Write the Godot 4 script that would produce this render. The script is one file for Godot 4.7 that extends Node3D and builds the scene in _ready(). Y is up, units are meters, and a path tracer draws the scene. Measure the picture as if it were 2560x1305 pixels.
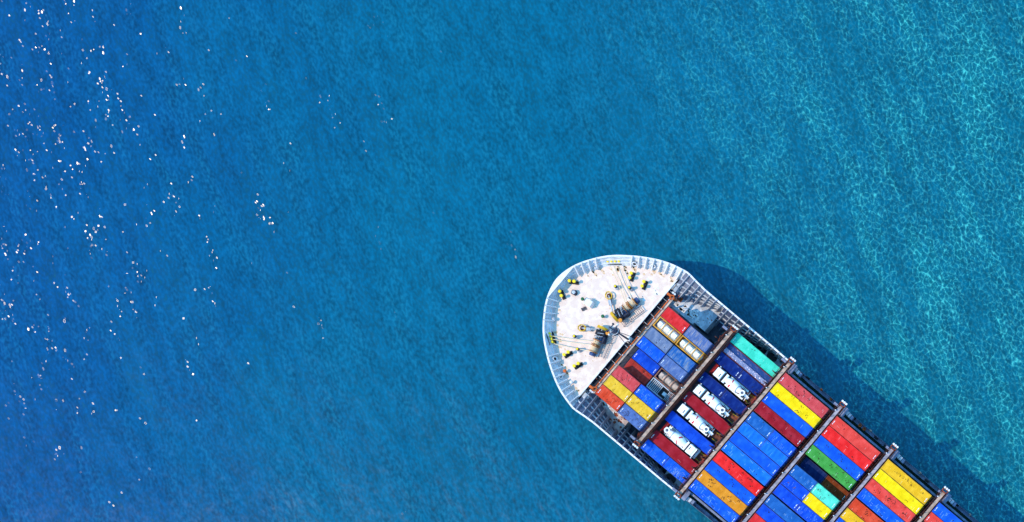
extends Node3D
# A container ship's bow and forward bays on a blue sea, seen from a drone straight above.

const K := 11.65            # photograph pixels per metre at the height of the upper container roofs
const HEIGHT := 230.0       # camera above those roofs
const ROOF := 22.0          # upper container roofs above the sea
const CAM_Y := ROOF + HEIGHT
const NADIR := Vector2(2600, 1520)
const KEEL := Vector2(1577, 852)      # where the centreline meets the break of the forecastle
const YAW := -0.69965
const SEA := 6.0                     # the water line in these heights
const SEA_TILE := 320.0

var M := {}                 # materials
var ship: Node3D
var used := {}
var rng := RandomNumberGenerator.new()

# ---------------------------------------------------------------- placing
func px(u: float, v: float, y: float) -> Vector3:
	var s := (CAM_Y - y) / HEIGHT / K
	return Vector3((u - NADIR.x) * s, y, (v - NADIR.y) * s)

func ab(a: float, b: float, y: float) -> Vector3:      # a towards the stern, b towards starboard
	return px(KEEL.x + 0.765 * a + 0.644 * b, KEEL.y + 0.644 * a - 0.765 * b, y)

func loc(a: float, b: float, y: float) -> Vector3:     # the same in the ship's own frame: x aft, z to port
	return ship.transform.affine_inverse() * ab(a, b, y)

func numbered(n: String) -> String:
	if not used.has(n):
		used[n] = 0
		return n
	used[n] += 1
	return "%s_%03d" % [n, used[n]]

func thing(called: String, label: String, category: String, at: Vector3, turn := 0.0, group := "") -> Node3D:
	var o := Node3D.new()
	o.name = numbered(called)
	add_child(o)
	o.position = at
	o.rotation.y = turn
	o.set_meta("label", label)
	o.set_meta("category", category)
	if group: o.set_meta("group", group)
	return o

# ---------------------------------------------------------------- mesh building
class Mb:
	var v := PackedVector3Array()
	var n := PackedVector3Array()
	var t := PackedVector2Array()
	var xf := Transform3D()
	func tri3(a: Vector3, b: Vector3, c: Vector3, na: Vector3, nb: Vector3, nc: Vector3) -> void:
		if (c - a).cross(b - a).dot(na + nb + nc) < 0.0:
			var q := b; b = c; c = q
			q = nb; nb = nc; nc = q
		for p in [a, b, c]: 
			v.append(xf * p)
			t.append(Vector2(p.x, p.z) * 0.2)
		for q in [na, nb, nc]: n.append((xf.basis * q).normalized())
	func tri(a: Vector3, b: Vector3, c: Vector3, out: Vector3) -> void:
		var nn := (c - a).cross(b - a).normalized()
		if nn.dot(out) < 0.0: nn = -nn
		tri3(a, b, c, nn, nn, nn)
	func quad(a: Vector3, b: Vector3, c: Vector3, d: Vector3, out: Vector3) -> void:
		tri(a, b, c, out)
		tri(a, c, d, out)
	func quad2(a: Vector3, b: Vector3, c: Vector3, d: Vector3, thick: float) -> Mb:   # a thin pane
		var o := (c - a).cross(b - a).normalized() * thick
		if o.x > 0.0: o = -o
		quad(a + o, b + o, c + o, d + o, o)
		quad(a, b, c, d, -o)
		for e in [[a, b], [b, c], [c, d], [d, a]]: quad(e[0], e[1], e[1] + o, e[0] + o, (e[0] + e[1]) / 2.0 - (a + c) / 2.0)
		return self
	func box(c: Vector3, s: Vector3, turn := Basis()) -> Mb:
		var h := s / 2.0
		for ax in 3:
			for sg in [-1.0, 1.0]:
				var e := Vector3.ZERO; e[ax] = h[ax] * sg
				var p := Vector3.ZERO; p[(ax + 1) % 3] = h[(ax + 1) % 3]
				var q := Vector3.ZERO; q[(ax + 2) % 3] = h[(ax + 2) % 3]
				quad(c + turn * (e - p - q), c + turn * (e + p - q), c + turn * (e + p + q), c + turn * (e - p + q), turn * e)
		return self
	func soft(c: Vector3, s: Vector3, r: float) -> Mb:     # a box with chamfered upper edges
		var h := s / 2.0
		var lo := [Vector3(-h.x, -h.y, -h.z), Vector3(h.x, -h.y, -h.z), Vector3(h.x, -h.y, h.z), Vector3(-h.x, -h.y, h.z)]
		var mid := []
		var top := []
		for p in lo:
			mid.append(Vector3(p.x, h.y - r, p.z))
			top.append(Vector3(p.x - signf(p.x) * r, h.y, p.z - signf(p.z) * r))
		for i in 4:
			var j := (i + 1) % 4
			var o: Vector3 = (lo[i] + lo[j]) / 2.0 * Vector3(1, 0, 1)
			quad(c + lo[i], c + lo[j], c + mid[j], c + mid[i], o)
			quad(c + mid[i], c + mid[j], c + top[j], c + top[i], o.normalized() + Vector3.UP)
		quad(c + top[0], c + top[1], c + top[2], c + top[3], Vector3.UP)
		quad(c + lo[0], c + lo[1], c + lo[2], c + lo[3], Vector3.DOWN)
		return self
	func bar(a: Vector3, b: Vector3, w: float, h: float, up := Vector3.UP) -> Mb:   # a straight bar of section w by h
		var d := b - a
		var x := d.normalized()
		var z := x.cross(up).normalized()
		var y := z.cross(x).normalized()
		return box((a + b) / 2.0, Vector3(d.length(), h, w), Basis(x, y, z))
	func tube(p: Array, r: float, sides := 8, caps := true) -> Mb:
		for i in p.size() - 1:
			rod(p[i], p[i + 1], r, r, sides, caps)
		return self
	func rod(a: Vector3, b: Vector3, ra: float, rb: float, sides := 12, caps := true) -> Mb:
		var d := (b - a).normalized()
		var u := d.cross(Vector3.RIGHT if absf(d.x) < 0.8 else Vector3.FORWARD).normalized()
		var w := d.cross(u)
		var lean := d * ((ra - rb) / maxf(b.distance_to(a), 0.0001))
		for i in sides:
			var q0 := u * cos(TAU * i / sides) + w * sin(TAU * i / sides)
			var q1 := u * cos(TAU * (i + 1) / sides) + w * sin(TAU * (i + 1) / sides)
			if ra > 0.0: tri3(a + q0 * ra, a + q1 * ra, b + q1 * rb, q0 + lean, q1 + lean, q1 + lean)
			if rb > 0.0: tri3(a + q0 * ra, b + q1 * rb, b + q0 * rb, q0 + lean, q1 + lean, q0 + lean)
			if caps:
				if ra > 0.0: tri(a, a + q0 * ra, a + q1 * ra, -d)
				if rb > 0.0: tri(b, b + q0 * rb, b + q1 * rb, d)
		return self
	func lathe(a: Vector3, d: Vector3, prof: Array, sides := 20) -> Mb:   # prof: [along, radius]
		for i in prof.size() - 1:
			rod(a + d * prof[i][0], a + d * prof[i + 1][0], prof[i][1], prof[i + 1][1], sides, i == 0 or i == prof.size() - 2)
		return self
	func prism(poly: Array, y0: float, y1: float) -> Mb:   # poly: Vector3s seen from above
		var p2 := PackedVector2Array()
		for p in poly: p2.append(Vector2(p.x, p.z))
		var ix := Geometry2D.triangulate_polygon(p2)
		for i in range(0, ix.size(), 3):
			var q := []
			for k in 3: q.append(Vector3(p2[ix[i + k]].x, 0, p2[ix[i + k]].y))
			tri(q[0] + Vector3(0, y1, 0), q[1] + Vector3(0, y1, 0), q[2] + Vector3(0, y1, 0), Vector3.UP)
			if y0 < y1: tri(q[0] + Vector3(0, y0, 0), q[1] + Vector3(0, y0, 0), q[2] + Vector3(0, y0, 0), Vector3.DOWN)
		if y0 < y1:
			var turn := 1.0 if Geometry2D.is_polygon_clockwise(p2) else -1.0
			for i in p2.size():
				var a := p2[i]
				var b := p2[(i + 1) % p2.size()]
				var o := Vector3((b - a).y, 0, -(b - a).x) * -turn
				quad(Vector3(a.x, y0, a.y), Vector3(b.x, y0, b.y), Vector3(b.x, y1, b.y), Vector3(a.x, y1, a.y), o)
		return self
	func strip(p: Array, q: Array, out: Callable) -> Mb:   # a skin between two lines of equal length
		for i in p.size() - 1:
			quad(p[i], p[i + 1], q[i + 1], q[i], out.call((p[i] + q[i]) / 2.0))
		return self
	func ring(c: Vector3, axis: Vector3, r: float, thick: float, sides := 18) -> Mb:
		var u := axis.cross(Vector3.RIGHT if absf(axis.x) < 0.8 else Vector3.FORWARD).normalized()
		var w := axis.cross(u).normalized()
		for i in sides:
			var f := TAU * i / sides
			var g := TAU * (i + 1) / sides
			rod(c + (u * cos(f) + w * sin(f)) * r, c + (u * cos(g) + w * sin(g)) * r, thick, thick, 7, false)
		return self
	func mesh() -> ArrayMesh:
		var arr := []
		arr.resize(Mesh.ARRAY_MAX)
		arr[Mesh.ARRAY_VERTEX] = v
		arr[Mesh.ARRAY_NORMAL] = n
		arr[Mesh.ARRAY_TEX_UV] = t
		var m := ArrayMesh.new()
		m.add_surface_from_arrays(Mesh.PRIMITIVE_TRIANGLES, arr)
		return m

func add(called: String, m, mat: Material, parent: Node3D) -> MeshInstance3D:
	var o := MeshInstance3D.new()
	o.name = called
	o.mesh = m.mesh() if m is Mb else m
	o.material_override = mat
	parent.add_child(o, true)
	return o

func tag(o: Node3D, label := "", kind := "") -> Node3D:
	if label: o.set_meta("label", label)
	if kind: o.set_meta("kind", kind)
	return o

# ---------------------------------------------------------------- materials
func rgb8(r: int, g: int, b: int) -> Color:
	return Color8(r, g, b)

func paint(c: Color, rough := 0.55, metal := 0.0, grime: Texture2D = null) -> StandardMaterial3D:
	var m := StandardMaterial3D.new()
	m.albedo_color = c
	m.roughness = rough
	m.metallic = metal
	m.metallic_specular = 0.4
	if grime:
		m.albedo_texture = grime
		m.uv1_triplanar = true
		m.uv1_world_triplanar = true
		m.uv1_scale = Vector3.ONE * 0.11
	return m

func noise(s: int, f: float, oct := 3, type := FastNoiseLite.TYPE_SIMPLEX_SMOOTH) -> FastNoiseLite:
	var n := FastNoiseLite.new()
	n.seed = s
	n.noise_type = type
	n.frequency = f
	n.fractal_octaves = oct
	n.fractal_type = FastNoiseLite.FRACTAL_FBM if oct > 1 else FastNoiseLite.FRACTAL_NONE
	return n

func grime(s: int, size: int, f: float, low: Color, high: Color, spots: float, spot: Color) -> ImageTexture:   # seamless weathering
	var a := noise(s, f, 4).get_seamless_image(size, size)
	var b := noise(s + 9, f * 3.0, 3).get_seamless_image(size, size)
	var im := Image.create(size, size, false, Image.FORMAT_RGB8)
	for y in size:
		for x in size:
			var c := low.lerp(high, smoothstep(0.25, 0.75, a.get_pixel(x, y).r))
			im.set_pixel(x, y, c.lerp(spot, smoothstep(1.0 - spots, 1.08 - spots, b.get_pixel(x, y).r) * 0.75))
	return ImageTexture.create_from_image(im)

const WEAR := [[0, 1, 0.0], [2, 3, 0.0], [11, 4, 0.0], [9, 4, 0.0], [1, 16, 0.0], [1, 34, 0.0], [0, 12, 1.0], [3, 14, 0.35], [6, 3, 0.0], [20, 6, 0.0], [4, 110, 0.0], [3, 10, 0.0]]
func roof_map(base: Color, wear: int, s: int) -> ImageTexture:   # one roof, bow end at u = 0
	var w := 384
	var h := 80
	var r := RandomNumberGenerator.new()
	r.seed = s
	var im := Image.create(w, h, false, Image.FORMAT_RGB8)
	var a := noise(s, 0.014, 3)
	var b := noise(s + 1, 0.10, 2)
	var dark := base.lerp(Color(0.17, 0.10, 0.09), 0.85)
	var pale := base.lerp(Color(0.86, 0.86, 0.84), 0.8)
	var rust := Color(0.50, 0.27, 0.17)
	var tan := Color(0.70, 0.60, 0.52)
	var faded := base.lerp(Color(0.72, 0.70, 0.70), 0.11)
	var specs: Array = WEAR[wear]
	for y in h:
		for x in w:
			var n := a.get_noise_2d(x, y)
			var f := b.get_noise_2d(x, y)
			var c := base.lerp(faded, clampf(0.35 + 1.1 * n, 0.0, 1.0))
			var k := 0.96 + 0.10 * n + 0.06 * f
			if x % 38 < 2: k -= 0.09
			var rim := mini(mini(x, w - 1 - x), mini(y, h - 1 - y))
			if rim < 6: c = c.lerp(rust, clampf((0.5 - rim * 0.08) * (0.3 + 1.4 * f + 0.6 * n), 0.0, 0.7))
			if specs[2] > 0.0:
				var stripe := b.get_noise_2d(x * 1.35, y * 0.05 + 300.0) * 1.5 + n * 0.8
				c = c.lerp(tan, clampf(stripe, 0.0, 0.8) * specs[2])
			im.set_pixel(x, y, Color(c.r * k, c.g * k, c.b * k))
	for i in specs[0]:
		var c := Vector2(r.randf_range(0.15, 0.9) * w, r.randf_range(0.12, 0.88) * h)
		for j in r.randi_range(2, 7):
			var q := c + Vector2(r.randfn(0, 9), r.randfn(0, 6))
			var rad := r.randf_range(1.5, 5.5)
			for y in range(int(q.y - rad), int(q.y + rad) + 1):
				for x in range(int(q.x - rad), int(q.x + rad) + 1):
					if x >= 0 and y >= 0 and x < w and y < h:
						var d := Vector2(x, y).distance_to(q) / rad + 0.5 * b.get_noise_2d(x * 3.0, y * 3.0)
						if d < 1.0: im.set_pixel(x, y, im.get_pixel(x, y).lerp(dark if wear != 11 else rust, minf(1.0, (1.0 - d) * 1.3)))
	for i in specs[1]:
		var c := Vector2(r.randf_range(0.04, 0.96) * w, r.randf_range(0.1, 0.9) * h)
		if wear == 10: c = Vector2(r.randfn(0.55, 0.2) * w, r.randfn(0.5, 0.25) * h)
		var along := Vector2(0.05, 1) if r.randf() < 0.7 else Vector2(1, 0.1)
		var tone := pale if wear != 10 or r.randf() < 0.5 else tan
		for j in r.randi_range(5, 30):
			var q := c + along * j
			for t in 3:
				if q.x + t >= 0 and q.y >= 0 and q.x + t < w and q.y < h:
					im.set_pixel(int(q.x) + t, int(q.y), im.get_pixel(int(q.x) + t, int(q.y)).lerp(tone, r.randf_range(0.2, 0.85)))
	return ImageTexture.create_from_image(im)

var paint_cache := {}
func wall_paint(c: Color) -> StandardMaterial3D:
	if not paint_cache.has(c): paint_cache[c] = paint(c, 0.6, 0.0, M.soil)
	return paint_cache[c]

func roof_paint(c: Color, wear: int) -> StandardMaterial3D:
	var key := [c, wear]
	if not paint_cache.has(key):
		var m := paint(Color.WHITE, 0.7)
		m.metallic_specular = 0.2
		m.albedo_texture = roof_map(c, wear, 300 + paint_cache.size() * 13)
		paint_cache[key] = m
	return paint_cache[key]

# ---------------------------------------------------------------- the sea
func build_sea() -> void:
	var size := 2048
	var big := noise(3, 0.012, 3)
	var mid := noise(5, 0.045, 3)
	var fine := noise(7, 1.15, 3)
	var roll := noise(8, 0.30, 2)
	var streak := noise(11, 0.16, 3)
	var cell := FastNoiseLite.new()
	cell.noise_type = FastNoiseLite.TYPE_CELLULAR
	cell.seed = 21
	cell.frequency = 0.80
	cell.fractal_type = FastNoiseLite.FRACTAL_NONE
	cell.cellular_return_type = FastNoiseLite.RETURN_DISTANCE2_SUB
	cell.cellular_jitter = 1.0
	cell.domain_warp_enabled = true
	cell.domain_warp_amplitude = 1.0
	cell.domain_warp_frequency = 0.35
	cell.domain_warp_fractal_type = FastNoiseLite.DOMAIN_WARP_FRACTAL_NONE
	var wave := noise(31, 0.30, 2)
	var chop := noise(37, 0.85, 2)
	var swell := noise(41, 0.04, 2)
	var col := PackedByteArray()
	col.resize(size * size * 3)
	var hh := PackedFloat32Array()
	hh.resize(size * size)
	var centre := px(1280, 652, SEA)
	var deep := Vector3(0.000, 0.058, 0.172)
	var open := Vector3(0.000, 0.091, 0.166)
	var shoal := Vector3(0.000, 0.090, 0.143)
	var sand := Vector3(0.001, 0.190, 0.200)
	var caustic := Vector3(0.07, 0.56, 0.50)  # colour of the painted caustic light lines
	var step := SEA_TILE / size
	var i := 0
	for y in size:
		var wz := centre.z + (y + 0.5) * step - SEA_TILE / 2.0
		for x in size:
			var wx := centre.x + (x + 0.5) * step - SEA_TILE / 2.0
			# along: down the wind streaks, across: over them
			var al := 0.33 * (wx - centre.x) + 0.944 * (wz - centre.z)
			var ac := 0.944 * (wx - centre.x) - 0.33 * (wz - centre.z)
			var e := (x + 0.5) / size                                    # 0 .. 1 across the tile
			var edge := smoothstep(0.0, 0.10, e) * smoothstep(1.0, 0.90, e)
			var b1 := big.get_noise_2d(wx, wz)
			var m1 := mid.get_noise_2d(ac, al * 0.45)
			var f1 := fine.get_noise_2d(ac, al * 0.55)
			var s1 := streak.get_noise_2d(ac, al * 0.16)
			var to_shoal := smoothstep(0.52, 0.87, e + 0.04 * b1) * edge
			var c := deep.lerp(open, smoothstep(0.12, 0.46, e + 0.05 * b1 + 0.05 * m1) * edge)
			c = c.lerp(shoal, to_shoal)
			c *= 1.0 + 0.07 * m1 + 0.50 * f1 + 0.05 * b1 + 0.24 * roll.get_noise_2d(ac, al * 0.38)
			c = c.lerp(Vector3(0.004, 0.24, 0.26), clampf((s1 - 0.05) * (0.10 + 0.9 * f1), 0.0, 1.0) * (0.5 - 0.3 * to_shoal))
			# thin web of caustic light painted into the shoal colour, with slight relief
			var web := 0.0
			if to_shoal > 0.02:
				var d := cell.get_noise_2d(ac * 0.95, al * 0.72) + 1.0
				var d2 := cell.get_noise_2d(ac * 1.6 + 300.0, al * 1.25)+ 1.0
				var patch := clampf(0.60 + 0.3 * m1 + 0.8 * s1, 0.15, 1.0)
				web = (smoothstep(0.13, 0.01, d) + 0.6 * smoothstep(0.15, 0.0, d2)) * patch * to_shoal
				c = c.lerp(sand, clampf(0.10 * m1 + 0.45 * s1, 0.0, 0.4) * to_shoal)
				c = c.lerp(caustic, clampf(web * (0.52 + 0.9 * f1), 0.0, 0.9))
			col[i * 3] = int(clampf(pow(maxf(c.x, 0.0), 1.0 / 2.2) * 255.0, 0, 255))
			col[i * 3 + 1] = int(clampf(pow(maxf(c.y, 0.0), 1.0 / 2.2) * 255.0, 0, 255))
			col[i * 3 + 2] = int(clampf(pow(maxf(c.z, 0.0), 1.0 / 2.2) * 255.0, 0, 255))
			hh[i] = 0.045 * wave.get_noise_2d(ac, al * 0.5) + 0.012 * chop.get_noise_2d(ac, al * 0.6) + 0.3 * swell.get_noise_2d(ac, al * 0.5) + 0.03 * web
			i += 1
	var nrm := PackedFloat32Array()
	nrm.resize(size * size * 3)
	i = 0
	for y in size:
		var up := ((y + size - 1) % size) * size
		var dn := ((y + 1) % size) * size
		var row := y * size
		for x in size:
			var dx := (hh[row + (x + 1) % size] - hh[row + (x + size - 1) % size]) / (2.0 * step)
			var dz := (hh[dn + x] - hh[up + x]) / (2.0 * step)
			var q := 0.5 / sqrt(1.0 + dx * dx + dz * dz)
			nrm[i] = 0.5 - dx * q
			nrm[i + 1] = 0.5 + dz * q
			nrm[i + 2] = 0.5 + q
			i += 3
	# steep little wavelet fronts that face the wind, in strings along its streaks; those that happen to lean
	# towards the half way between sun and lens sparkle
	var r := RandomNumberGenerator.new()
	r.seed = 12
	for g in 3900:
		var gx := minf(r.randf(), lerpf(r.randf(), 0.0, 0.35)) * SEA_TILE
		var gz := r.randf() * SEA_TILE
		# a gust ruffles the upper left; the water beyond it lies calmer
		var gust := exp(-maxf(0.0, gx - 55.0) / 34.0) * (1.0 - 0.86 * smoothstep(150.0, 230.0, gz + 0.2 * gx))
		if r.randf() > maxf(gust, 0.03): continue
		var many := r.randi_range(1, 2) if r.randf() < 0.8 else r.randi_range(3, 9)
		for k in many:
			var cx := gx + r.randfn(0, 0.5) + 0.33 * 0.9 * k
			var cz := gz + r.randfn(0, 0.7) + 0.944 * 0.9 * k
			var sx := r.randfn(0.012, 0.034) if gust > 0.03 else r.randfn(-0.06, 0.07)
			var sz := r.randfn(lerpf(0.375, 0.22, smoothstep(110.0, 215.0, gz)), 0.04)
			var q := 0.5 / sqrt(1.0 + sx * sx + sz * sz)
			var ra := r.randf_range(0.10, 0.22)
			var rl := ra * r.randf_range(0.9, 2.0)
			for oy in range(-4, 5):
				for ox in range(-4, 5):
					var da := (0.33 * ox + 0.944 * oy) * step / rl
					var dc := (0.944 * ox - 0.33 * oy) * step / ra
					if da * da + dc * dc < 1.0:
						var at := (posmod(int(cz / step) + oy, size) * size + posmod(int(cx / step) + ox, size)) * 3
						nrm[at] = 0.5 + sx * q
						nrm[at + 1] = 0.5 - sz * q
						nrm[at + 2] = 0.5 + q
	var m := StandardMaterial3D.new()
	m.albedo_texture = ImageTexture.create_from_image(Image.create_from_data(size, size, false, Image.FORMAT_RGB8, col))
	m.normal_enabled = true
	m.normal_texture = ImageTexture.create_from_image(Image.create_from_data(size, size, false, Image.FORMAT_RGBF, nrm.to_byte_array()))
	m.normal_scale = 1.0
	m.roughness = 0.2
	m.metallic_specular = 0.26
	var st := SurfaceTool.new()
	st.begin(Mesh.PRIMITIVE_TRIANGLES)
	var far := 6000.0
	for p in [[-1, -1], [1, -1], [1, 1], [-1, -1], [1, 1], [-1, 1]]:
		var w := Vector3(centre.x + p[0] * far, SEA, centre.z + p[1] * far)
		st.set_normal(Vector3.UP)
		st.set_tangent(Plane(1, 0, 0, 1))
		st.set_uv(Vector2((w.x - centre.x) / SEA_TILE + 0.5, (w.z - centre.z) / SEA_TILE + 0.5))
		st.add_vertex(w)
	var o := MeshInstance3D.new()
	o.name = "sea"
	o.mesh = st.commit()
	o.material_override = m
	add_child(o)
	o.set_meta("label", "blue open sea with sun glints, turning teal with painted caustic light over a shoal")
	o.set_meta("kind", "structure")

# ---------------------------------------------------------------- the ship
const OUTLINE := [[-242, 0], [-240.5, 16], [-237, 32], [-231, 50], [-222, 69], [-211, 87], [-197, 107], [-181, 126], [-163, 143], [-144, 158], [-122, 174], [-99, 188], [-75, 201], [-48, 212], [-22, 219], [-3, 223]]

func side_edge(a: float) -> float:      # half breadth of the gunwale in photo pixels
	if a > -3.0:
		return 223.0 - 5.0 * smoothstep(-3.0, 60.0, a) - 4.0 * smoothstep(300.0, 420.0, a)
	for i in OUTLINE.size() - 1:
		if a <= OUTLINE[i + 1][0]:
			return lerpf(OUTLINE[i][1], OUTLINE[i + 1][1], (a - OUTLINE[i][0]) / (OUTLINE[i + 1][0] - OUTLINE[i][0]))
	return 223.0

func smooth_outline() -> PackedVector2Array:    # starboard half, stem to break, evenly spaced
	var c := Curve2D.new()
	for i in OUTLINE.size():
		var p := Vector2(OUTLINE[i][0], OUTLINE[i][1])
		var q := Vector2(OUTLINE[maxi(i - 1, 0)][0], OUTLINE[maxi(i - 1, 0)][1]) if i > 0 else Vector2(OUTLINE[1][0], -OUTLINE[1][1])
		var r := Vector2(OUTLINE[mini(i + 1, OUTLINE.size() - 1)][0], OUTLINE[mini(i + 1, OUTLINE.size() - 1)][1])
		var tan := (r - q) / 6.0
		c.add_point(p, -tan, tan)
	c.bake_interval = 2.0
	var out := PackedVector2Array()
	var n := 56
	for i in n + 1:
		out.append(c.sample_baked(c.get_baked_length() * i / n))
	return out

func build_ship() -> void:
	ship = thing("container_ship", "white bowed container ship loaded with coloured boxes, heading up and left", "cargo ship", Vector3(ab(0, 0, 18).x, 0, ab(0, 0, 18).z), YAW)
	var half := smooth_outline()
	var n := half.size()
	# full outline port stern -> stem -> starboard stern, with inset versions
	var top := []
	var base := []           # foot of the forecastle bulwark
	for i in range(n - 1, -1, -1):
		top.append(Vector2(half[i].x, -half[i].y))
	for i in range(1, n): top.append(half[i])
	for i in top.size():
		var d: Vector2 = (top[mini(i + 1, top.size() - 1)] - top[maxi(i - 1, 0)]).normalized()
		var nrm := Vector2(-d.y, d.x)
		if nrm.dot(Vector2(-30, 0) - top[i]) < 0.0: nrm = -nrm
		base.append([top[i], nrm])
	var L := func(p: Vector2, y: float) -> Vector3: return loc(p.x, p.y, y)
	# outer shell
	var stern := 1150.0
	var shell := Mb.new()
	var levels := [[18.0, 0.0, 0.0], [13.5, 14.0, 26.0], [10.0, 26.0, 42.0], [6.5, 34.0, 55.0], [4.0, 40.0, 62.0]]
	var rings := []
	for lv in levels:
		var line := []
		for e in base:
			var bow: float = clampf(-(e[0].x + 3.0) / 120.0, 0.0, 1.0)
			var q: Vector2 = e[0] + e[1] * lerpf(lv[1] * 0.55, lv[1], bow)
			line.append(L.call(q, lv[0]))
		for s in [-1.0, 1.0]:
			var tail := []
			for a in [40.0, 90.0, 170.0, 300.0, 420.0, stern]:
				var inset: float = lerpf(lv[1] * 0.55, 0.0, smoothstep(0.0, 320.0, a))
				tail.append(L.call(Vector2(a, s * (side_edge(a) - inset)), lv[0]))
			if s < 0:
				tail.reverse()
				line = tail + line
			else: line = line + tail
		rings.append(line)
	var mid := loc(200, 0, 8)
	for i in rings.size() - 1:
		shell.strip(rings[i], rings[i + 1], func(p): return p - mid)
	add("hull", shell, M.hull, ship)
	# gunwale cap along the whole edge
	var cap := Mb.new()
	var line_in := []
	var line_out := []
	var edge := []
	for e in base: edge.append([e[0], e[1]])
	for a in [10.0, 30.0, 60.0, 100.0, 160.0, 220.0, 280.0, 340.0]:
		edge.append([Vector2(a, side_edge(a)), Vector2(0, -1)])
		edge.push_front([Vector2(a, -side_edge(a)), Vector2(0, 1)])
	for e in edge:
		line_out.append(L.call(e[0] - e[1] * 0.6, 18.06))
		line_in.append(L.call(e[0] + e[1] * 3.6, 18.06))
	cap.strip(line_out, line_in, func(_p): return Vector3.UP)
	for pair in [[line_in, -1.0], [line_out, 1.0]]:
		var low := []
		for p in pair[0]: low.append(p - Vector3(0, 0.22, 0))
		cap.strip(pair[0], low, func(p): return (p - mid) * pair[1])
	add("gunwale", cap, M.white, ship)
	# forecastle bulwark, inner skin
	var wt := []
	var wb := []
	for e in base:
		wt.append(L.call(e[0] + e[1] * 2.0, 17.9))
		wb.append(L.call(e[0] + e[1] * 26.5, 15.8))
	var wall := Mb.new().strip(wt, wb, func(p): return mid - p + Vector3(0, 6, 0))
	add("bulwark", wall, M.bulwark, ship)
	# stem plate: the flat breasthook across the tip, and the forecastle deck: both laid in cross strips
	var last := base.size() - 1
	var plate := Mb.new()
	var deck := Mb.new()
	for i in last / 2:
		var q := []
		for j in [i, i + 1, last - i - 1, last - i]:
			q.append([L.call(base[j][0] + base[j][1] * 1.0, 18.1), L.call(Vector2(minf((base[j][0] + base[j][1] * 26.0).x, -9.8), (base[j][0] + base[j][1] * 26.0).y), 15.8)])
		if base[i][0].x < -229.0:
			plate.quad(q[0][0], q[1][0], q[2][0], q[3][0], Vector3.UP)
		deck.quad(q[0][1], q[1][1], q[2][1], q[3][1], Vector3.UP)
	add("stem_plate", plate, M.white, ship)
	add("forecastle_deck", deck, M.deck, ship)
	# lighter margin bar along the break of the deck
	add("deck_edge", Mb.new().bar(loc(-9.9, 193, 15.9), loc(-9.9, -193, 15.9), 0.36, 0.2), M.white, ship)
	# stringers along the bulwark
	for f in [0.35, 0.7]:
		var sl := Mb.new()
		var prev := Vector3.INF
		for i in wt.size():
			var p: Vector3 = wt[i].lerp(wb[i], f) + Vector3(0, 0.1, 0)
			if prev != Vector3.INF: sl.bar(prev, p, 0.16, 0.12)
			prev = p
		add("stringer", sl, M.white, ship)
	# ribs of the forecastle bulwark
	var walk := 0.0
	var gap := 7.0
	for i in base.size() - 1:
		walk += base[i][0].distance_to(base[i + 1][0])
		if walk < gap: continue
		walk = 0.0
		gap = 14.5
		var p: Vector2 = base[i + 1][0]
		if p.x < -234 or p.x > -6: continue
		var q: Vector2 = base[i + 1][1]
		if absf(p.y) > 112 and absf(p.y) < 156 and p.x < -140: continue     # the fairleads stand here
		add("rib", rib(L.call(p + q * 3.0, 17.9), L.call(p + q * 30.0, 15.8), 0.2), M.white, ship)
	# the waist: raking sides, side platforms, lower deck
	for s in [-1.0, 1.0]:
		var rt := []
		var rb := []
		for a in [-4.0, 20.0, 39.0, 80.0, 126.0]:
			rt.append(L.call(Vector2(a, s * (side_edge(a) - 2.5)), 17.9))
			rb.append(L.call(Vector2(a, s * lerpf(147.0, 202.0, (a + 4.0) / 130.0)), 13.5))
		add("side_plating", Mb.new().strip(rt, rb, func(p): return mid - p + Vector3(0, 9, 0)), M.plating, ship)
		var lt := []
		var lb := []
		for a in [126.0, 160.0, 220.0, 280.0, 345.0]:
			lt.append(L.call(Vector2(a, s * (side_edge(a) - 2.5)), 17.9))
			lb.append(L.call(Vector2(a, s * lerpf(166.0, 200.0, smoothstep(126.0, 300.0, a))), 11.0))
		add("side_plating", Mb.new().strip(lt, lb, func(p): return mid - p + Vector3(0, 9, 0)), M.navy_grey, ship)
		for f in [0.28, 0.5, 0.72]:
			var sg := Mb.new()
			for i in rt.size() - 1: sg.bar(rt[i].lerp(rb[i], f), rt[i + 1].lerp(rb[i + 1], f), 0.3, 0.14)
			for i in lt.size() - 1: sg.bar(lt[i].lerp(lb[i], f), lt[i + 1].lerp(lb[i + 1], f), 0.3, 0.14)
			add("stringer", sg, M.grey_light, ship)
		var a0 := 8.0
		while a0 < 335.0:
			var e0 := side_edge(a0)
			var low := 13.5 if a0 < 126 else 11.0
			var foot: float = lerpf(147.0, 202.0, (a0 + 4.0) / 130.0) - 5.0 if a0 < 126 else lerpf(166.0, 200.0, smoothstep(126.0, 300.0, a0)) - 4.0
			add("rib", rib(L.call(Vector2(a0, s * (e0 - 3)), 17.9), L.call(Vector2(a0, s * foot), low), 0.13), M.grey_steel, ship)
			a0 += 18.5
		var plat := [Vector2(-3, 118), Vector2(92, 118), Vector2(92, 137), Vector2(126, 137), Vector2(126, 203), Vector2(39, 166), Vector2(-3, 150)]
		var pl := []
		for p in plat: pl.append(L.call(Vector2(p.x, s * p.y), 13.5))
		add("side_platform", Mb.new().prism(pl, 11.2, 13.5), M.deck_shaded if s > 0 else M.deck_sunlit, ship)  # one deck, shade tinted in to starboard and sunlight to port
		# after the second bridge: narrow green side passage and a broad gunwale
		var ga := Mb.new()
		var gi := []
		var go := []
		for a in [345.0, 420.0, 600.0, stern]:
			go.append(L.call(Vector2(a, s * (side_edge(a) + 0.5)), 16.6))
			gi.append(L.call(Vector2(a, s * (side_edge(a) - 9.5)), 16.6))
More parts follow.
